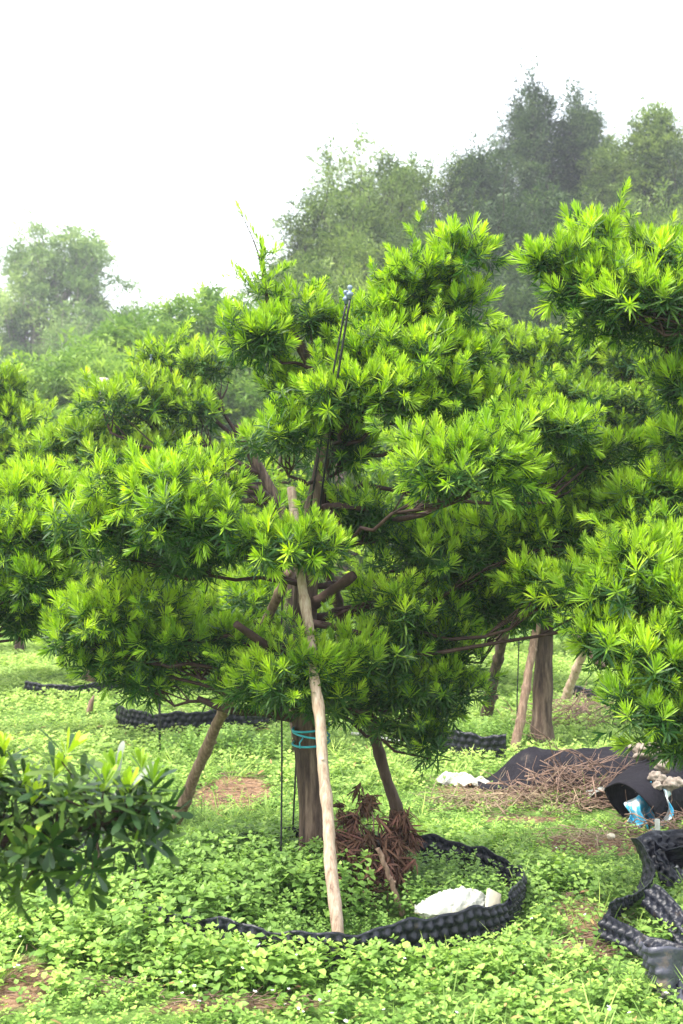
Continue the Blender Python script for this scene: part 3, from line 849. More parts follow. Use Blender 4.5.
# lush mounds in the rings of the back row
for (px, py, rx, ry, nn, lab) in [(485, 742, .42, .35, 320, 'dense clump of fresh weeds heaped behind the black sheet'), (225, 752, .55, .4, 260, 'clump of leafy weeds in front of the back left black strip')]:
    g = G(px, py); a = rng.random(nn) * 6.283; r_ = np.sqrt(rng.random(nn))
    x, y = g.x + rx * r_ * np.cos(a), g.y + ry * r_ * np.sin(a)
    cover('weeds', lab, TALL[:3], x, y, np.zeros(nn), rng.uniform(.6, 1.1, nn) * (1.15 - .5 * r_), np.clip(.45 + rng.normal(size=nn) * .12, 0, 1), M['mint'], np.full(nn, .9))

GR = []
for sd_ in range(5):
    r = random.Random(sd_ + 90); t = Tpl()
    for i in range(9):
        a = r.uniform(0, 6.28); t.leaf((r.uniform(-.01, .01), r.uniform(-.01, .01), 0), (math.cos(a) * .5, math.sin(a) * .5, 1), r.uniform(.07, .17), .0045, r.random(), .35, tint=r.uniform(-.2, .2))
    GR.append(t.done())
x, y = fan(2600, 3.3, 11, .8, .36)
k = (fbm(x * 1.2, y * 1.2, 55) > .47) & ~in_ring(x, y, 1.02) & clear(x, y); x, y = x[k], y[k]
cover('grass', 'thin grass blades poking through the weeds', GR, x, y, terrain(x, y), rng.uniform(.6, 1.25, len(x)), rng.random(len(x)), M['carpet'], None, .3)
DL = [Tpl() for _ in range(3)]
for q_, t in enumerate(DL):
    t.leaf((0, 0, 0), (1, 0, .15), .05, .012, .2 + .4 * q_, .3, tint=0); t.done()
x, y = fan(1500, 3.3, 11, .7, .35); k = clear(x, y); x, y = x[k], y[k]
cover('fallen_leaves', 'single brown fallen leaves lying on the weeds', DL, x, y, terrain(x, y) + rng.uniform(.01, .07, len(x)), rng.uniform(.5, 1.1, len(x)), rng.random(len(x)), M['fallen'], None, .5)
# tiny white flowers
fl = Tpl()
for i in range(5): fl.leaf((0, 0, 0), (math.cos(i * 1.257), math.sin(i * 1.257), .25), .006, .005, 0, 0, detail=-1)
fl.done()
x, y = fan(420, 3.5, 6, .7, .34)
k = (vnoise(x * 2.5, y * 2.5, 31) > .55) & ~in_ring(x, y, 1.05); x, y = x[k], y[k]
cover('flowers', 'tiny white flowers dotted over the near weeds', [fl], x, y, rng.uniform(.08, .13, len(x)), rng.uniform(.8, 1.6, len(x)), np.full(len(x), .5), M['flower'])

# litter: dry stalks and bits on the bare patches
lb = Buf()
for (cx, cy, rx, ry) in BARE:
    n = int(900 * rx * ry) + 45
    for i in range(n):
        a = random.random() * 6.28; r_ = math.sqrt(random.random()) * 1.15
        px_, py_ = cx + rx * r_ * math.cos(a), cy + ry * r_ * math.sin(a)
        th = random.gauss(0, .9); L = random.uniform(.02, .12)
        z = .006 + random.random() * .025
        d = np.array([math.cos(th), math.sin(th), random.uniform(-.1, .25)]) * L
        p = np.array([px_, py_, z])
        lb.tube([p, p + d * .5 + np.array([0, 0, .004]), p + d], [.0022, .002, .0012], 3, cap=False)
tag(lb.build('dry_litter', M['dtwig']), 'brown dry stalks and bark bits littering the bare patches of soil', 'litter', kind='stuff')

# ---------------------------------------------------------------- support poles
def pole(label, a, b, r0, r1, mat, nodes=6, group='wooden support poles', name='support_pole'):
    a = np.array(tuple(a)); b = np.array(tuple(b)); n = 60
    t = np.linspace(0, 1, n)
    p = a + (b - a) * t[:, None]
    L = np.linalg.norm(b - a)
    ph = random.random() * 6
    p[:, 0] += .008 * L * np.sin(t * 4 + ph) * np.sin(PI * t) + .0025 * np.sin(t * 31 + ph); p[:, 1] += .006 * L * np.sin(t * 7 + ph) * np.sin(PI * t)
    r = r0 + (r1 - r0) * t
    for k in range(nodes):
        tc = (k + .6 + random.uniform(-.15, .15)) / nodes
        r = r * (1 + .22 * np.exp(-((t - tc) / .012) ** 2))
    r *= 1 + .04 * rng.normal(size=n)
    bf = Buf(); bf.tube(p, r, 12)
    for k in range(3):        # cut stubs of side shoots
        j = int(n * random.uniform(.15, .85)); th = random.uniform(0, 6.28)
        d_ = np.array([math.cos(th), math.sin(th) * .6, .5]); bf.tube([p[j], p[j] + d_ * r[j] * 1.5], [r[j] * .55, r[j] * .4], 7)
    o = bf.build(name, mat, smooth=True, loc=a)
    return tag(o, label, 'pole', group)


pole('pale wooden support pole leaning in front of the main trunk', P(339, 940, 4.80) - Vector((0, 0, .03)), P(292, 488, 5.42), .026, .020, M['polepale'], 5)
pole('tan support pole slanting down to the left of the main tree', G(172, 826) - Vector((0, 0, .03)), P(288, 572, 5.62), .034, .022, M['poletan'], 5)
pole('dark support pole slanting down to the right behind the main trunk', G(412, 850) - Vector((0, 0, .03)), P(306, 500, 5.75), .031, .022, M['poledark'], 5)
pole('rosy brown pole propped against the trunk behind the black sheet', G(514, 752), P(545, 590, 9.35), .036, .028, M['poletan'], 4)
pole('dark thick pole leaning left of the trunk behind the black sheet', G(485, 722), P(512, 600, 9.8), .055, .035, M['bark'], 3)
pole('pale pole planted in the brown heap at right', G(563, 706), P(600, 610, 11), .045, .033, M['polepale'], 4)
pole('dark pole crossing the pale one at right', P(603, 668, 10.9), P(560, 615, 11.2), .04, .03, M['poledark'], 3)
pole('short pale pole glimpsed between the left pads', G(60, 655), P(92, 596, 13), .05, .04, M['polepale'], 3)
pole('thin grey pole glimpsed under the second row pads at left', G(184, 690), P(192, 600, 11.5), .04, .03, M['poledark'], 3)
pole('grey pole glimpsed between the lower left pads', G(140, 672), P(158, 590, 12.5), .045, .035, M['poletan'], 3)

# tie on the trunk and pole
bf = Buf()
for (py, tilt) in ((727, .01), (733, -.012), (742, .006)):
    c = np.array(tuple(P(311, py, 5.52))); an = np.linspace(0, 2 * PI, 25)
    pts = np.stack([c[0] + .085 * np.cos(an) + .0, c[1] + .135 * np.sin(an), c[2] + tilt * np.cos(an * 1)], 1)
    bf.tube(pts, .005, 6, cap=False)
c = P(303, 738, 5.40); bf.tube([c, c + Vector((-.015, -.01, -.02)), c + Vector((-.012, -.012, -.045))], .0035, 5)
tag(bf.build('binding_cord', M['tie'], smooth=True), 'teal plastic cord binding the main trunk to its front pole', 'cord')

# hose and rods
def rod(name, label, pts, r, mat, cat, capmat=None, group=None):
    q = resample(pts, 24); root = empty(name, q[0], label, cat, group)
    b = Buf(); b.tube(q - q[0], r, 7); b.build('stem', mat, root, smooth=True)
    if capmat:
        b = Buf(); t = q[-1] - q[0]
        prof = [(0, .008), (.012, .009), (.014, .015), (.026, .015), (.030, .007), (.042, .007), (.046, .012), (.056, .010), (.06, .003)]
        b.tube([t + np.array([0, 0, z]) for z, _ in prof], [rr for _, rr in prof], 10); b.build('nozzle', capmat, root, smooth=True)
    return root


rod('drip_hose', 'thin black hose hanging straight down left of the main trunk', [P(283, 560, 5.5), P(281, 650, 5.5), P(282, 760, 5.5), P(281, 868, 5.5)], .0042, M['tubeblk'], 'hose')
rod('drip_hose', 'thin dark hose hanging beside the trunk behind the black sheet', [P(519, 640, 9.3), P(517, 700, 9.3), P(517, 744, 9.3)], .005, M['tubeblk'], 'hose')
GS = 'sprinkler rods'
rod('sprinkler_rod', 'taller right one of the paired black sprinkler rods above the main crown', [Vector((P(300, 800, 5.7).x, 5.85, 0)), P(318, 520, 5.6), P(334, 400, 5.2), P(350, 299, 5.1)], .0052, M['tubeblk'], 'sprinkler', M['cap'], GS)
rod('sprinkler_rod', 'lower left one of the paired black sprinkler rods above the main crown', [Vector((P(290, 800, 5.72).x, 5.8, 0)), P(308, 520, 5.6), P(328, 400, 5.2), P(346, 304, 5.12)], .0045, M['tubeblk'], 'sprinkler', M['cap'], GS)
rod('sprinkler_rod', 'lone dark sprinkler rod standing out of the left back yew pine', [Vector((P(160, 700, 9.1).x, 9.1, 0)), P(158, 500, 9.1), P(155, 410, 9.1), P(151, 362, 9.1)], .010, M['tubeblk'], 'sprinkler', M['cap'], GS)

# pale post
bm_ = Buf(); c = P(104, 378, 17)
prof = [(-.15, .08), (0, .08), (c.z - .03, .075), (c.z, .065)]
bm_.tube([(0, 0, z) for z, _ in prof], [r for _, r in prof], 4)
o = bm_.build('post', M['concrete']); o.location = (c.x, 17, 0); o.rotation_euler.z = .5
tag(o, 'pale square post standing up behind the left back yew pine', 'post')
# pinkish stub with rough top among left pads
b = Buf(); c = P(94, 484, 13)
b.tube([(0, 0, 0), (.02, 0, .5), (0, 0, c.z - .25), (.02, 0, c.z - .03), (.03, 0, c.z + .02)], [.07, .06, .06, .15, .13], 11)
b.tube([(0, 0, c.z - .12), (-.12, 0, c.z - .06), (-.36, 0, c.z - .12)], [.08, .06, .05], 8)
b.tube([(.02, 0, c.z - .16), (.10, 0, c.z - .06), (.09, 0, c.z + .05)], [.045, .04, .032], 8)
o = b.build('tree_stump', M['poletan'], smooth=True); o.location = (c.x, 13, 0)
tag(o, 'greyish pink cut stump with stubby arms showing between the left pads', 'stump')

# ---------------------------------------------------------------- dimpled pot walls
def strip(name, label, path, ups, width, amp=.017, closed=False, du=.008, cell=.048, mat=None, group=None, wvar=0., parent=None):
    path = np.array([tuple(p) for p in path], float); ups = unit(np.array([tuple(u) for u in ups], float))
    seg = np.linalg.norm(np.diff(path, axis=0), axis=1); s = np.concatenate([[0], np.cumsum(seg)]); L = s[-1]
    nu = int(L / du); nv = int(width / du)
    su = np.linspace(0, L, nu)
    p = np.stack([np.interp(su, s, path[:, i]) for i in range(3)], 1)
    u3 = unit(np.stack([np.interp(su, s, ups[:, i]) for i in range(3)], 1))
    for _ in range(6): p[1:-1] = (p[:-2] + p[1:-1] * 2 + p[2:]) / 4
    tg = unit(np.gradient(p, axis=0)); nrm = unit(np.cross(tg, u3)); u3 = np.cross(nrm, tg)
    vv = np.linspace(0, width, nv)
    U, V = np.meshgrid(su, vv, indexing='ij')
    row = np.floor(V / (cell * .87)); cu = (U / cell - .5 * (row % 2)); fu = (cu - np.floor(cu) - .5) * cell
    fv = (V / (cell * .87) - row - .5) * cell * .87
    d = np.hypot(fu, fv) / (cell * .46)
    hgt = np.clip(1.05 - d, 0, 1) ** 1.15
    hgt = np.minimum(hgt, .86)
    edge = sstep(0, .012, V) * sstep(0, .012, width - V)
    hh = amp * hgt * edge
    vt = V * (1 + .07 * np.sin(U * 7 + 1) + .05 * np.sin(U * 19) + .03 * np.sin(U * 43))
    pts = p[:, None, :] + u3[:, None, :] * vt[:, :, None] + nrm[:, None, :] * hh[:, :, None]
    b = Buf(); i = (np.arange(nu - 1)[:, None] * nv + np.arange(nv - 1)[None, :])
    lo = np.stack([i, i + nv, i + nv + 1, i + 1], -1).reshape(-1)
    b.v.append(pts.reshape(-1, 3)); b.loops.append(lo); b.tot.append(np.full(len(lo) // 4, 4)); b.fr.append(np.zeros(nu * nv)); b.tn.append(np.zeros(nu * nv)); b.n = nu * nv
    o = b.build(name, mat or M['black'], parent, smooth=True)
    sm = o.modifiers.new('thickness', 'SOLIDIFY'); sm.thickness = .002
    if label: tag(o, label, 'planter strip', group)
    return o


GP = 'black dimpled pot walls'
an = np.linspace(-.15 * PI, 1.92 * PI, 200)      # open by a lap at the right back
rw = 1 + .025 * np.sin(an * 3 + 1) + .015 * np.sin(an * 7)
path = np.stack([RC[0] + RRX * rw * np.cos(an), RC[1] + RRY * rw * np.sin(an), np.full(200, -.02)], 1)[::-1]
# the side away from the camera has sagged outwards
ups = np.stack([.10 * np.cos(an), .12 * np.sin(an), np.ones(200)], 1)[::-1]
hk = strip('dimpled_strip', 'black dimpled plastic ring round the foot of the main tree', path[::-1], ups[::-1], .175, .024, group=GP, cell=.046)
hk.data.flip_normals() if False else None


def arc_wall(label, cpx, cpy, r, a0, a1, w, lean=.1):
    g = G(cpx, cpy); an = np.linspace(a0, a1, 60)
    p = np.stack([g.x + r * np.cos(an), g.y + r * np.sin(an) * .9, np.full(60, -.01)], 1)
    u = np.stack([lean * np.cos(an), lean * np.sin(an), np.ones(60)], 1)
    return strip('dimpled_strip', label, p, u, w, .02, group=GP, du=.012, cell=.06)


arc_wall('black dimpled pot wall behind the tan leaning pole at left', 200, 722, .72, -.9 * PI, -.02 * PI, .19)
arc_wall('black dimpled pot wall just left of the black sheet', 502, 748, .52, -.98 * PI, -.52 * PI, .20)
arc_wall('dark low pot wall far left behind the lower left pads', 75, 690, .6, -.75 * PI, .1, .14)
arc_wall('black dimpled pot wall far right under the crossed poles', 640, 695, .8, -.9 * PI, -.5 * PI, .14)

# collapsed strips at the lower right: long bands that lie on edge and fold over
def band(label, pts, w, amp=.018):
    p = [q[0] for q in pts]; u = [q[1] for q in pts]
    pr = resample(p, 60); ur = resample(u, 60)
    return strip('dimpled_strip', label, pr, ur, w, amp, group=GP, du=.007, cell=.044)


def g3(px, py, z):
    """point at height z seen at a pixel"""
    a = (px - 341.5) / F; bb = (512 - py) / F
    d = Vector((a, math.cos(PITCH) - bb * math.sin(PITCH), math.sin(PITCH) + bb * math.cos(PITCH)))
    return CAM + d * ((z - CAM.z) / d.z)


band('black dimpled strip lying twisted at lower right, its hollow end open to the camera', [
    (g3(592, 942, .01), (.5, .75, .25)), (g3(612, 918, .02), (.6, .65, .3)), (g3(632, 893, .05), (.7, .5, .4)), (g3(648, 876, .08), (.3, .6, .6)), (g3(664, 868, .10), (.0, .5, .7)),
    (g3(684, 868, .08), (-.6, .0, .7)), (g3(682, 884, .05), (-.6, .2, .6)), (g3(662, 888, .03), (-.1, .5, .8))], .17, .028)
band('black dimpled strip running from the twisted one out past the right edge', [
    (g3(640, 905, .10), (.4, .3, .8)), (g3(655, 918, .08), (.5, .2, .7)), (g3(668, 935, .05), (.6, .2, .6)), (g3(684, 958, .03), (.6, .2, .6)), (g3(715, 985, .02), (.5, .3, .7))], .10, .026)
band('black dimpled strip lowest at the right, edge up in the weeds', [
    (g3(600, 940, .04), (.1, .3, .9)), (g3(622, 950, .05), (.1, .35, .9)), (g3(645, 960, .05), (.1, .4, .9)), (g3(672, 968, .04), (.15, .4, .9)), (g3(715, 975, .03), (.2, .4, .9))], .09, .026)
# flattened, sun-bleached piece
p0 = g3(668, 1012, .03)
o = strip('dimpled_strip', 'grey scuffed flattened piece of dimpled wall at the right bottom edge', [g3(655, 988, .02), g3(668, 1002, .03), g3(690, 1006, .02), g3(730, 990, .02)], [(-.2, .8, .45)] * 2 + [(.1, .8, .35)] * 2, .17, .022, group=GP, du=.007, cell=.04)
o.data.materials.clear(); o.data.materials.append(solid('scuffed_plastic', [(.3, (.03, .032, .05)), (.55, (.05, .052, .075)), (.75, (.20, .14, .10))], 12, .45, (1, 1, 1), .3, 50, .6))

# ---------------------------------------------------------------- black sheet, drum, bag, heaps
def surf(name, mat, f, nu, nv, thick=.006, parent=None, loc=None):
    U, V = np.meshgrid(np.linspace(0, 1, nu), np.linspace(0, 1, nv), indexing='ij')
    pts = f(U, V)
    b = Buf(); i = (np.arange(nu - 1)[:, None] * nv + np.arange(nv - 1)[None, :])
    lo = np.stack([i, i + nv, i + nv + 1, i + 1], -1).reshape(-1)
    b.v.append(pts.reshape(-1, 3)); b.loops.append(lo); b.tot.append(np.full(len(lo) // 4, 4)); b.fr.append(np.zeros(nu * nv)); b.tn.append(np.zeros(nu * nv)); b.n = nu * nv
    o = b.build(name, mat, parent, smooth=True)
    if thick:
        m = o.modifiers.new('thickness', 'SOLIDIFY'); m.thickness = thick; m.offset = 0
    return o


SX0, SX1 = wx(478, 7.7), wx(652, 7.9)


def fsheet(U, V):
    x = SX0 + (SX1 - SX0) * U
    w = sstep(0, .35, U) * (1 - .15 * sstep(.8, 1, U))
    h = .03 + .22 * w * np.sin(PI * np.clip(V * .86 + .02, 0, 1)) ** .8
    y = 7.75 - .22 + .50 * V + .10 * (1 - w) * (.5 - V)
    h = h + .05 * (fbm(x * 6, y * 6, 3) - .5) + .02 * (fbm(x * 17, y * 17, 4) - .5) + .02 * np.sin(U * 9) * w * V
    return np.stack([x, y, np.maximum(h, .01)], -1)


tag(surf('plastic_sheet', M['felt'], fsheet, 70, 40), 'dark grey sheet arched like a low mound behind the dry twigs', 'sheet')

dc = Vector((wx(628, 6.75), 6.75, 0))
DA = math.radians(52)     # the axis runs from the mouth to the right and back


def fdrum(U, V):
    an = -.42 * PI + V * 1.9 * PI                 # wraps most of the way round
    L = .85 * U
    ra = .20 + .05 * U; rz = (.125 + .07 * U)
    a = np.cos(an) * ra; z = .125 + .06 * U + np.sin(an) * rz * (1 + .10 * np.cos(an + .5))
    L = L - .10 * np.sin(an) * (1 - U) - .12 * np.cos(an) * (1 - U)
    x = dc.x + L * math.cos(DA) + a * math.sin(DA)
    y = dc.y + L * math.sin(DA) - a * math.cos(DA)
    z = z + .010 * np.sin(L * 14 + an * 2)
    return np.stack([x, y, np.maximum(z, .005)], -1)


tag(surf('plastic_drum', M['felt'], fdrum, 60, 60, .008), 'crumpled dark drum on its side at right with its mouth open to the left', 'drum')


def blob(b, c, r, seed, amp=.35, n=14):
    vs, fs = [], []
    for i in range(n + 1):
        for j in range(n * 2):
            th = PI * i / n; ph = PI * j / n
            d = Vector((math.sin(th) * math.cos(ph), math.sin(th) * math.sin(ph), math.cos(th)))
            k = 1 + amp * mnoise.noise(d * 1.6 + Vector((seed, seed * 2, 0))) + amp * .5 * mnoise.noise(d * 4.5 + Vector((seed, 0, 3)))
            vs.append((c[0] + d.x * r[0] * k, c[1] + d.y * r[1] * k, c[2] + d.z * r[2] * k))
    for i in range(n):
        for j in range(n * 2):
            j2 = (j + 1) % (2 * n); fs.append((i * 2 * n + j, (i + 1) * 2 * n + j, (i + 1) * 2 * n + j2, i * 2 * n + j2))
    b.raw(vs, fs)


GL = 'earth lumps on the drum'
lumps = [(664, 766, .045, 'topmost dry earth lump on the dark drum'), (655, 777, .04, 'dry earth lump at the left of the cluster on the drum'), (662, 779, .035, 'dry earth lump in the middle of the cluster on the drum'),
         (670, 784, .042, 'largest low dry earth lump on the drum'), (678, 783, .038, 'dry earth lump at the right of the cluster on the drum'), (657, 786, .03, 'smallest dry earth lump at the lower left of the drum cluster')]
for i, (px, py, r, lab) in enumerate(lumps):
    c = P(px, py, 6.66 + (785 - py) * .006); b = Buf(); b_c = (0, 0, 0); blob(b, b_c, (r, r * .9, r * .75), i * 3.1, .5)
    o = b.build('earth_lump', M['lump'], smooth=False); o.location = c; tag(o, lab, 'earth lump', GL)
b = Buf(); blob(b, (0, 0, 0), (.10, .08, .05), 40., .5, 16)
o = b.build('earth_crust', M['lump']); o.location = P(648, 752, 7.1); tag(o, 'pale crust of earth lying along the top edge of the drum', 'earth')


def fbag(U, V):
    c = P(641, 790, 6.62)
    x = c.x - .10 + .20 * V + .10 * U + .03 * np.sin(U * 7 + V * 5)
    y = 6.62 + .12 * U + .05 * np.sin(V * 9 + U * 3) - .03 * V
    z = .02 + .17 * U + .07 * np.sin(V * PI) * (.3 + U) + .02 * np.sin(V * 17 + U * 5)
    return np.stack([x, y, z], -1)


tag(surf('plastic_bag', M['bag'], fbag, 40, 40, .003), 'crumpled white and blue plastic bag spilling from the drum mouth', 'bag')


def fcloth(U, V):
    c = G(455, 786)
    x = c.x - .09 + .28 * U + .03 * np.sin(V * 6); y = c.y - .08 + .16 * V + .03 * np.sin(U * 9) + .05 * np.sin(U * 5)
    z = .03 + .05 * np.sin(U * PI) * np.sin(V * PI) + .07 * (fbm(U * 6, V * 6, 5) - .5)
    return np.stack([x, y, z], -1)


tag(surf('white_cloth', M['white'], fcloth, 40, 30, .004), 'rumpled white cloth lying on the ground left of the dry twigs', 'cloth')


def fscrap(U, V):
    c = G(612, 806)
    x = c.x - .14 + .22 * U; y = c.y - .03 + .12 * V; z = .05 + .03 * fbm(U * 5, V * 5, 15) + .03 * np.sin(U * PI)
    return np.stack([x, y, z], -1)


tag(surf('plastic_scrap', M['white'], fscrap, 24, 20, .003), 'small pale plastic scrap in the weeds below the drum mouth', 'plastic scrap')

# sack inside the main ring
def fsack(U, V):
    c = P(455, 910, 4.98)
    w = np.sin(PI * np.clip(U, .02, .98)) ** .55
    an = V * PI * 2
    x = c.x - .165 + .32 * U
    y = 4.98 + .10 * w * np.cos(an) + .10 * U
    z = .085 + .062 * w * np.sin(an) * (.75 + .5 * U) + .05 * (abs(fbm(U * 9, np.sin(an) * 2.5 + 5, 6) - .5)) - .012 + .006 * np.sin(U * 34 + an * 5) * w
    return np.stack([x, y, z], -1)


tag(surf('sack', M['white'], fsack, 110, 110, 0), 'white plastic sack lying inside the right front of the black ring', 'sack')
b = Buf()
c = P(493, 903, 4.98)
sx, sy, sz_ = .035, .008, .05
vs = [(dx * sx, dy * sy, dz * sz_) for dx in (-1, 1) for dy in (-1, 1) for dz in (-1, 1)]
b.raw(vs, [(0, 1, 3, 2), (4, 6, 7, 5), (0, 4, 5, 1), (2, 3, 7, 6), (0, 2, 6, 4), (1, 5, 7, 3)])
o = b.build('cream_slab', M['cream']); o.location = c; o.rotation_euler = (-.5, .5, .45)
bv = o.modifiers.new('bevel', 'BEVEL'); bv.width = .003; bv.segments = 2
tag(o, 'small cream slab tilted against the ring beside the white sack', 'slab')

# white pipe on the ground behind
b = Buf(); b.tube([G(352, 741) + Vector((0, 0, .06)), G(372, 744) + Vector((0, 0, .06)), G(400, 749) + Vector((0, 0, .06))], .013, 8)
tag(b.build('white_pipe', M['white'], smooth=True), 'thin white pipe lying in the weeds behind the dark pole', 'pipe')
b = Buf(); b.tube([(0, 0, 0), (.03, .01, .05), (.045, .015, .13), (.07, .02, .19)], [.006, .03, .024, .004], 7)
o = b.build('bamboo_sheath', M['poletan']); o.location = G(86, 716); tag(o, 'dry tan sheath sticking out of the weeds at left', 'dry sheath')
b = Buf(); blob(b, (0, 0, 0), (.022, .018, .015), 5.5, .3, 8)
o = b.build('pebble', M['cream']); o.location = G(611, 846) + Vector((0, 0, .05)); tag(o, 'pale stone on the straw right of the ring', 'stone')
b = Buf(); blob(b, (0, 0, 0), (.022, .018, .013), 8.5, .3, 8)
o = b.build('pebble', M['lump']); o.location = G(578, 962) + Vector((0, 0, .05)); tag(o, 'small pale stone near the tip of the twisted strip', 'stone')
b = Buf(); b.tube([(0, 0, 0), (0, .01, .11)], .013, 10)
o = b.build('white_peg', M['white'], smooth=True); o.location = G(658, 862) + Vector((0, 0, .1)); tag(o, 'short white peg above the hollow end of the twisted strip', 'peg')

# dry twig heap
def heap(name, label, c, rx, ry, h, n, L, mat, thick=.004, updir=.35, cat='twigs'):
    b = Buf()
    for i in range(n):
        a = random.random() * 6.28; r_ = math.sqrt(random.random())
        p = np.array([c.x + rx * r_ * math.cos(a), c.y + ry * r_ * math.sin(a), .02 + h * (1 - r_) * random.random()])
        th = random.uniform(0, 6.28); l = L * random.uniform(.4, 1.2)
        d = np.array([math.cos(th), math.sin(th) * .7, random.uniform(-.2, 1) * updir]); d /= np.linalg.norm(d)
        q = wobble(p - d * l * .5 + np.array([0, 0, .0]), p + d * l * .5, 6, .22)
        q[:, 2] = np.maximum(q[:, 2], .015)
        t = thick * random.uniform(.5, 1.2)
        b.tube(q, np.linspace(t, t * .4, 6), 5)
        for s in range(2):
            k = random.randint(1, 4); e = q[k] + (d + rng.normal(size=3) * .5) * l * .3
            b.tube(wobble(q[k], e, 4, .2), np.linspace(t * .6, t * .25, 4), 4)
    return tag(b.build(name, mat), label, cat, kind='stuff')


heap('dry_twigs', 'heap of tangled dry twigs piled against the dark sheet', Vector((wx(575, 7.40), 7.40, 0)), .36, .20, .36, 120, .5, M['dtwig'], .0055, .7)
heap('dry_twigs', 'low spread of straw and dry stalks before the dark sheet', Vector((wx(515, 7.3), 7.25, 0)), .55, .16, .05, 120, .45, M['straw'], .004, .08)
heap('dry_twigs', 'brown brush heap at the foot of the pale pole at right', Vector((wx(572, 10.6), 10.6, 0)), .5, .4, .22, 70, .6, M['dtwig'], .007, .5)
heap('dry_twigs', 'straw stalks lying flat right of the ring', G(580, 842), .28, .08, .03, 45, .4, M['straw'], .003, .03)
heap('dry_twigs', 'dry twigs leaning on the back left black pot wall', G(205, 728), .40, .18, .20, 34, .5, M['dtwig'], .007, .6)
heap('dry_twigs', 'thin dry stalks along the rim of the main ring by the sack', Vector((wx(462, 4.85), 4.9, .1)), .22, .08, .12, 26, .22, M['straw'], .0018, .6)
heap('dry_twigs', 'brown twigs above the twisted black strip at the right edge', G(668, 832), .3, .25, .12, 50, .4, M['dtwig'], .004, .4)

# dead brown bough inside the ring
root = empty('dead_bough', (wx(375, 5.35), 5.35, 0), 'dead rusty brown leafy bough lying right of the main trunk', 'dead branch')
bL = Buf(); bS = Buf()
dt = Tpl(); rr_ = random.Random(3)
for i in range(20):
    az = i * 2.4; el = rr_.uniform(-1.3, .2)
    dt.leaf((0, 0, .01 * i / 4), (math.cos(az) * math.cos(el), math.sin(az) * math.cos(el), math.sin(el)), rr_.uniform(.045, .08), .010, rr_.random(), .7, tint=rr_.uniform(-.3, .3))
dt.done()
loc = np.array(tuple(root.location))
for (px, py, dy, r, n) in [(350, 845, 0, .09, 32), (378, 850, .05, .10, 36), (362, 872, -.1, .09, 30), (395, 835, .1, .08, 28), (352, 815, .1, .06, 16), (370, 800, .12, .045, 10), (388, 872, -.05, .08, 24), (352, 888, -.15, .06, 16), (405, 822, .15, .06, 18), (345, 835, .05, .07, 18), (400, 858, .0, .06, 16)]:
    n = int(n * .62); c = np.array(tuple(P(px, py + 4, 5.35 + dy))) - loc
    pos = c + rng.normal(size=(n, 3)) * r * .5
    bL.inst(dt, frames(rng.normal(size=(n, 3)) * .5 + np.array([0, 0, .8])), pos, np.clip(.4 + rng.normal(size=n) * .25, 0, 1), rng.uniform(.7, 1.2, n))
    bS.tube(wobble(np.array([.02, 0, .08]), c, 6, .2), np.linspace(.008, .003, 6), 6)
bS.build('branch', M['dtwig'], root, smooth=True); bL.build('dead_leaves', M['dead'], root)
pole('short tan stick leaning in the ring in front of the dead bough', G(403, 915), P(378, 848, 5.15), .013, .010, M['poletan'], 3, None, 'stick')

# ---------------------------------------------------------------- air
hb = bpy.data.meshes.new('haze')
X0, X1, Ya, Yb, Z0, Z1 = -60, 60, -12, 90, -1.4, 26
hv = [(x, y, z) for x in (X0, X1) for y in (Ya, Yb) for z in (Z0, Z1)]
hb.from_pydata(hv, [], [(0, 1, 3, 2), (4, 6, 7, 5), (0, 4, 5, 1), (2, 3, 7, 6), (0, 2, 6, 4), (1, 5, 7, 3)])
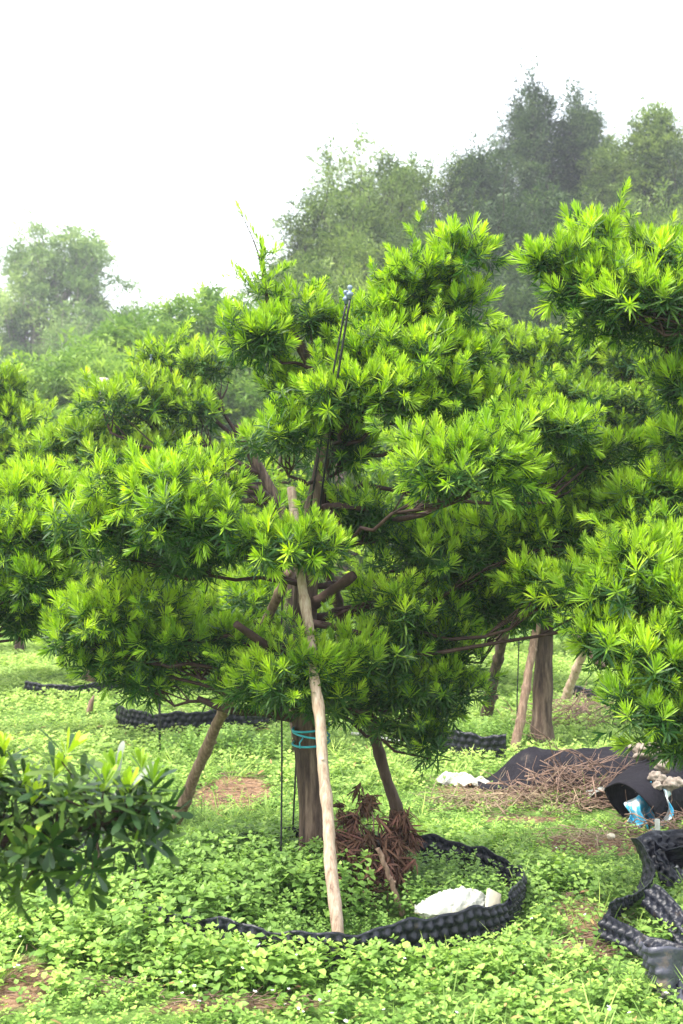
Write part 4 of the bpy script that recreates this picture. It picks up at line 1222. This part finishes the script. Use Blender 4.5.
# the ground sheet is larger than the haze box; the box only has to hold what is seen
hz = bpy.data.objects.new('haze', hb); COL.objects.link(hz); tag(hz, 'pale haze over the far trees', 'haze', kind='stuff')
mh = bpy.data.materials.new('haze_air'); mh.use_nodes = True; nt = mh.node_tree; nt.nodes.clear()
out = nt.nodes.new('ShaderNodeOutputMaterial'); pv = nt.nodes.new('ShaderNodeVolumePrincipled')
pv.inputs['Color'].default_value = (.86, .88, 1, 1); pv.inputs['Density'].default_value = .0015; pv.inputs['Anisotropy'].default_value = .2
nt.links.new(pv.outputs[0], out.inputs['Volume']); hb.materials.append(mh)

# ---------------------------------------------------------------- light
SUN_EL, SUN_AZ = 60, -115      # azimuth: degrees from +Y (view direction) towards +X
w = bpy.data.worlds.new('World'); S.world = w; w.use_nodes = True; nt = w.node_tree; nt.nodes.clear()
sky = nt.nodes.new('ShaderNodeTexSky'); sky.sky_type = 'NISHITA'; sky.sun_disc = False
sky.sun_elevation = math.radians(SUN_EL); sky.sun_rotation = math.radians(SUN_AZ); sky.dust_density = 6; sky.air_density = 1.5
bg = nt.nodes.new('ShaderNodeBackground'); bg.inputs[1].default_value = .08
bg2 = nt.nodes.new('ShaderNodeBackground'); bg2.inputs[0].default_value = (.96, .98, 1, 1); bg2.inputs[1].default_value = .80   # bright overcast veil
ad = nt.nodes.new('ShaderNodeAddShader'); wo = nt.nodes.new('ShaderNodeOutputWorld')
nt.links.new(sky.outputs[0], bg.inputs[0]); nt.links.new(bg.outputs[0], ad.inputs[0]); nt.links.new(bg2.outputs[0], ad.inputs[1]); nt.links.new(ad.outputs[0], wo.inputs[0])
sl = bpy.data.lights.new('sun', 'SUN'); sl.energy = 2.7; sl.angle = math.radians(4); sl.color = (1, .97, .91)
so = bpy.data.objects.new('sun', sl); COL.objects.link(so)
el, az = math.radians(SUN_EL), math.radians(SUN_AZ)
sd = Vector((math.sin(az) * math.cos(el), math.cos(az) * math.cos(el), math.sin(el)))
so.rotation_euler = sd.to_track_quat('Z', 'Y').to_euler(); so.location = sd * 30

S.view_settings.view_transform = 'Standard'; S.view_settings.look = 'None'; S.view_settings.gamma = 1; S.view_settings.use_curve_mapping = False
S.view_settings.exposure = 1.45
S.cycles.max_bounces = 6; S.cycles.diffuse_bounces = 3; S.cycles.glossy_bounces = 2; S.cycles.transmission_bounces = 3; S.cycles.volume_bounces = 0
S.cycles.use_denoising = True
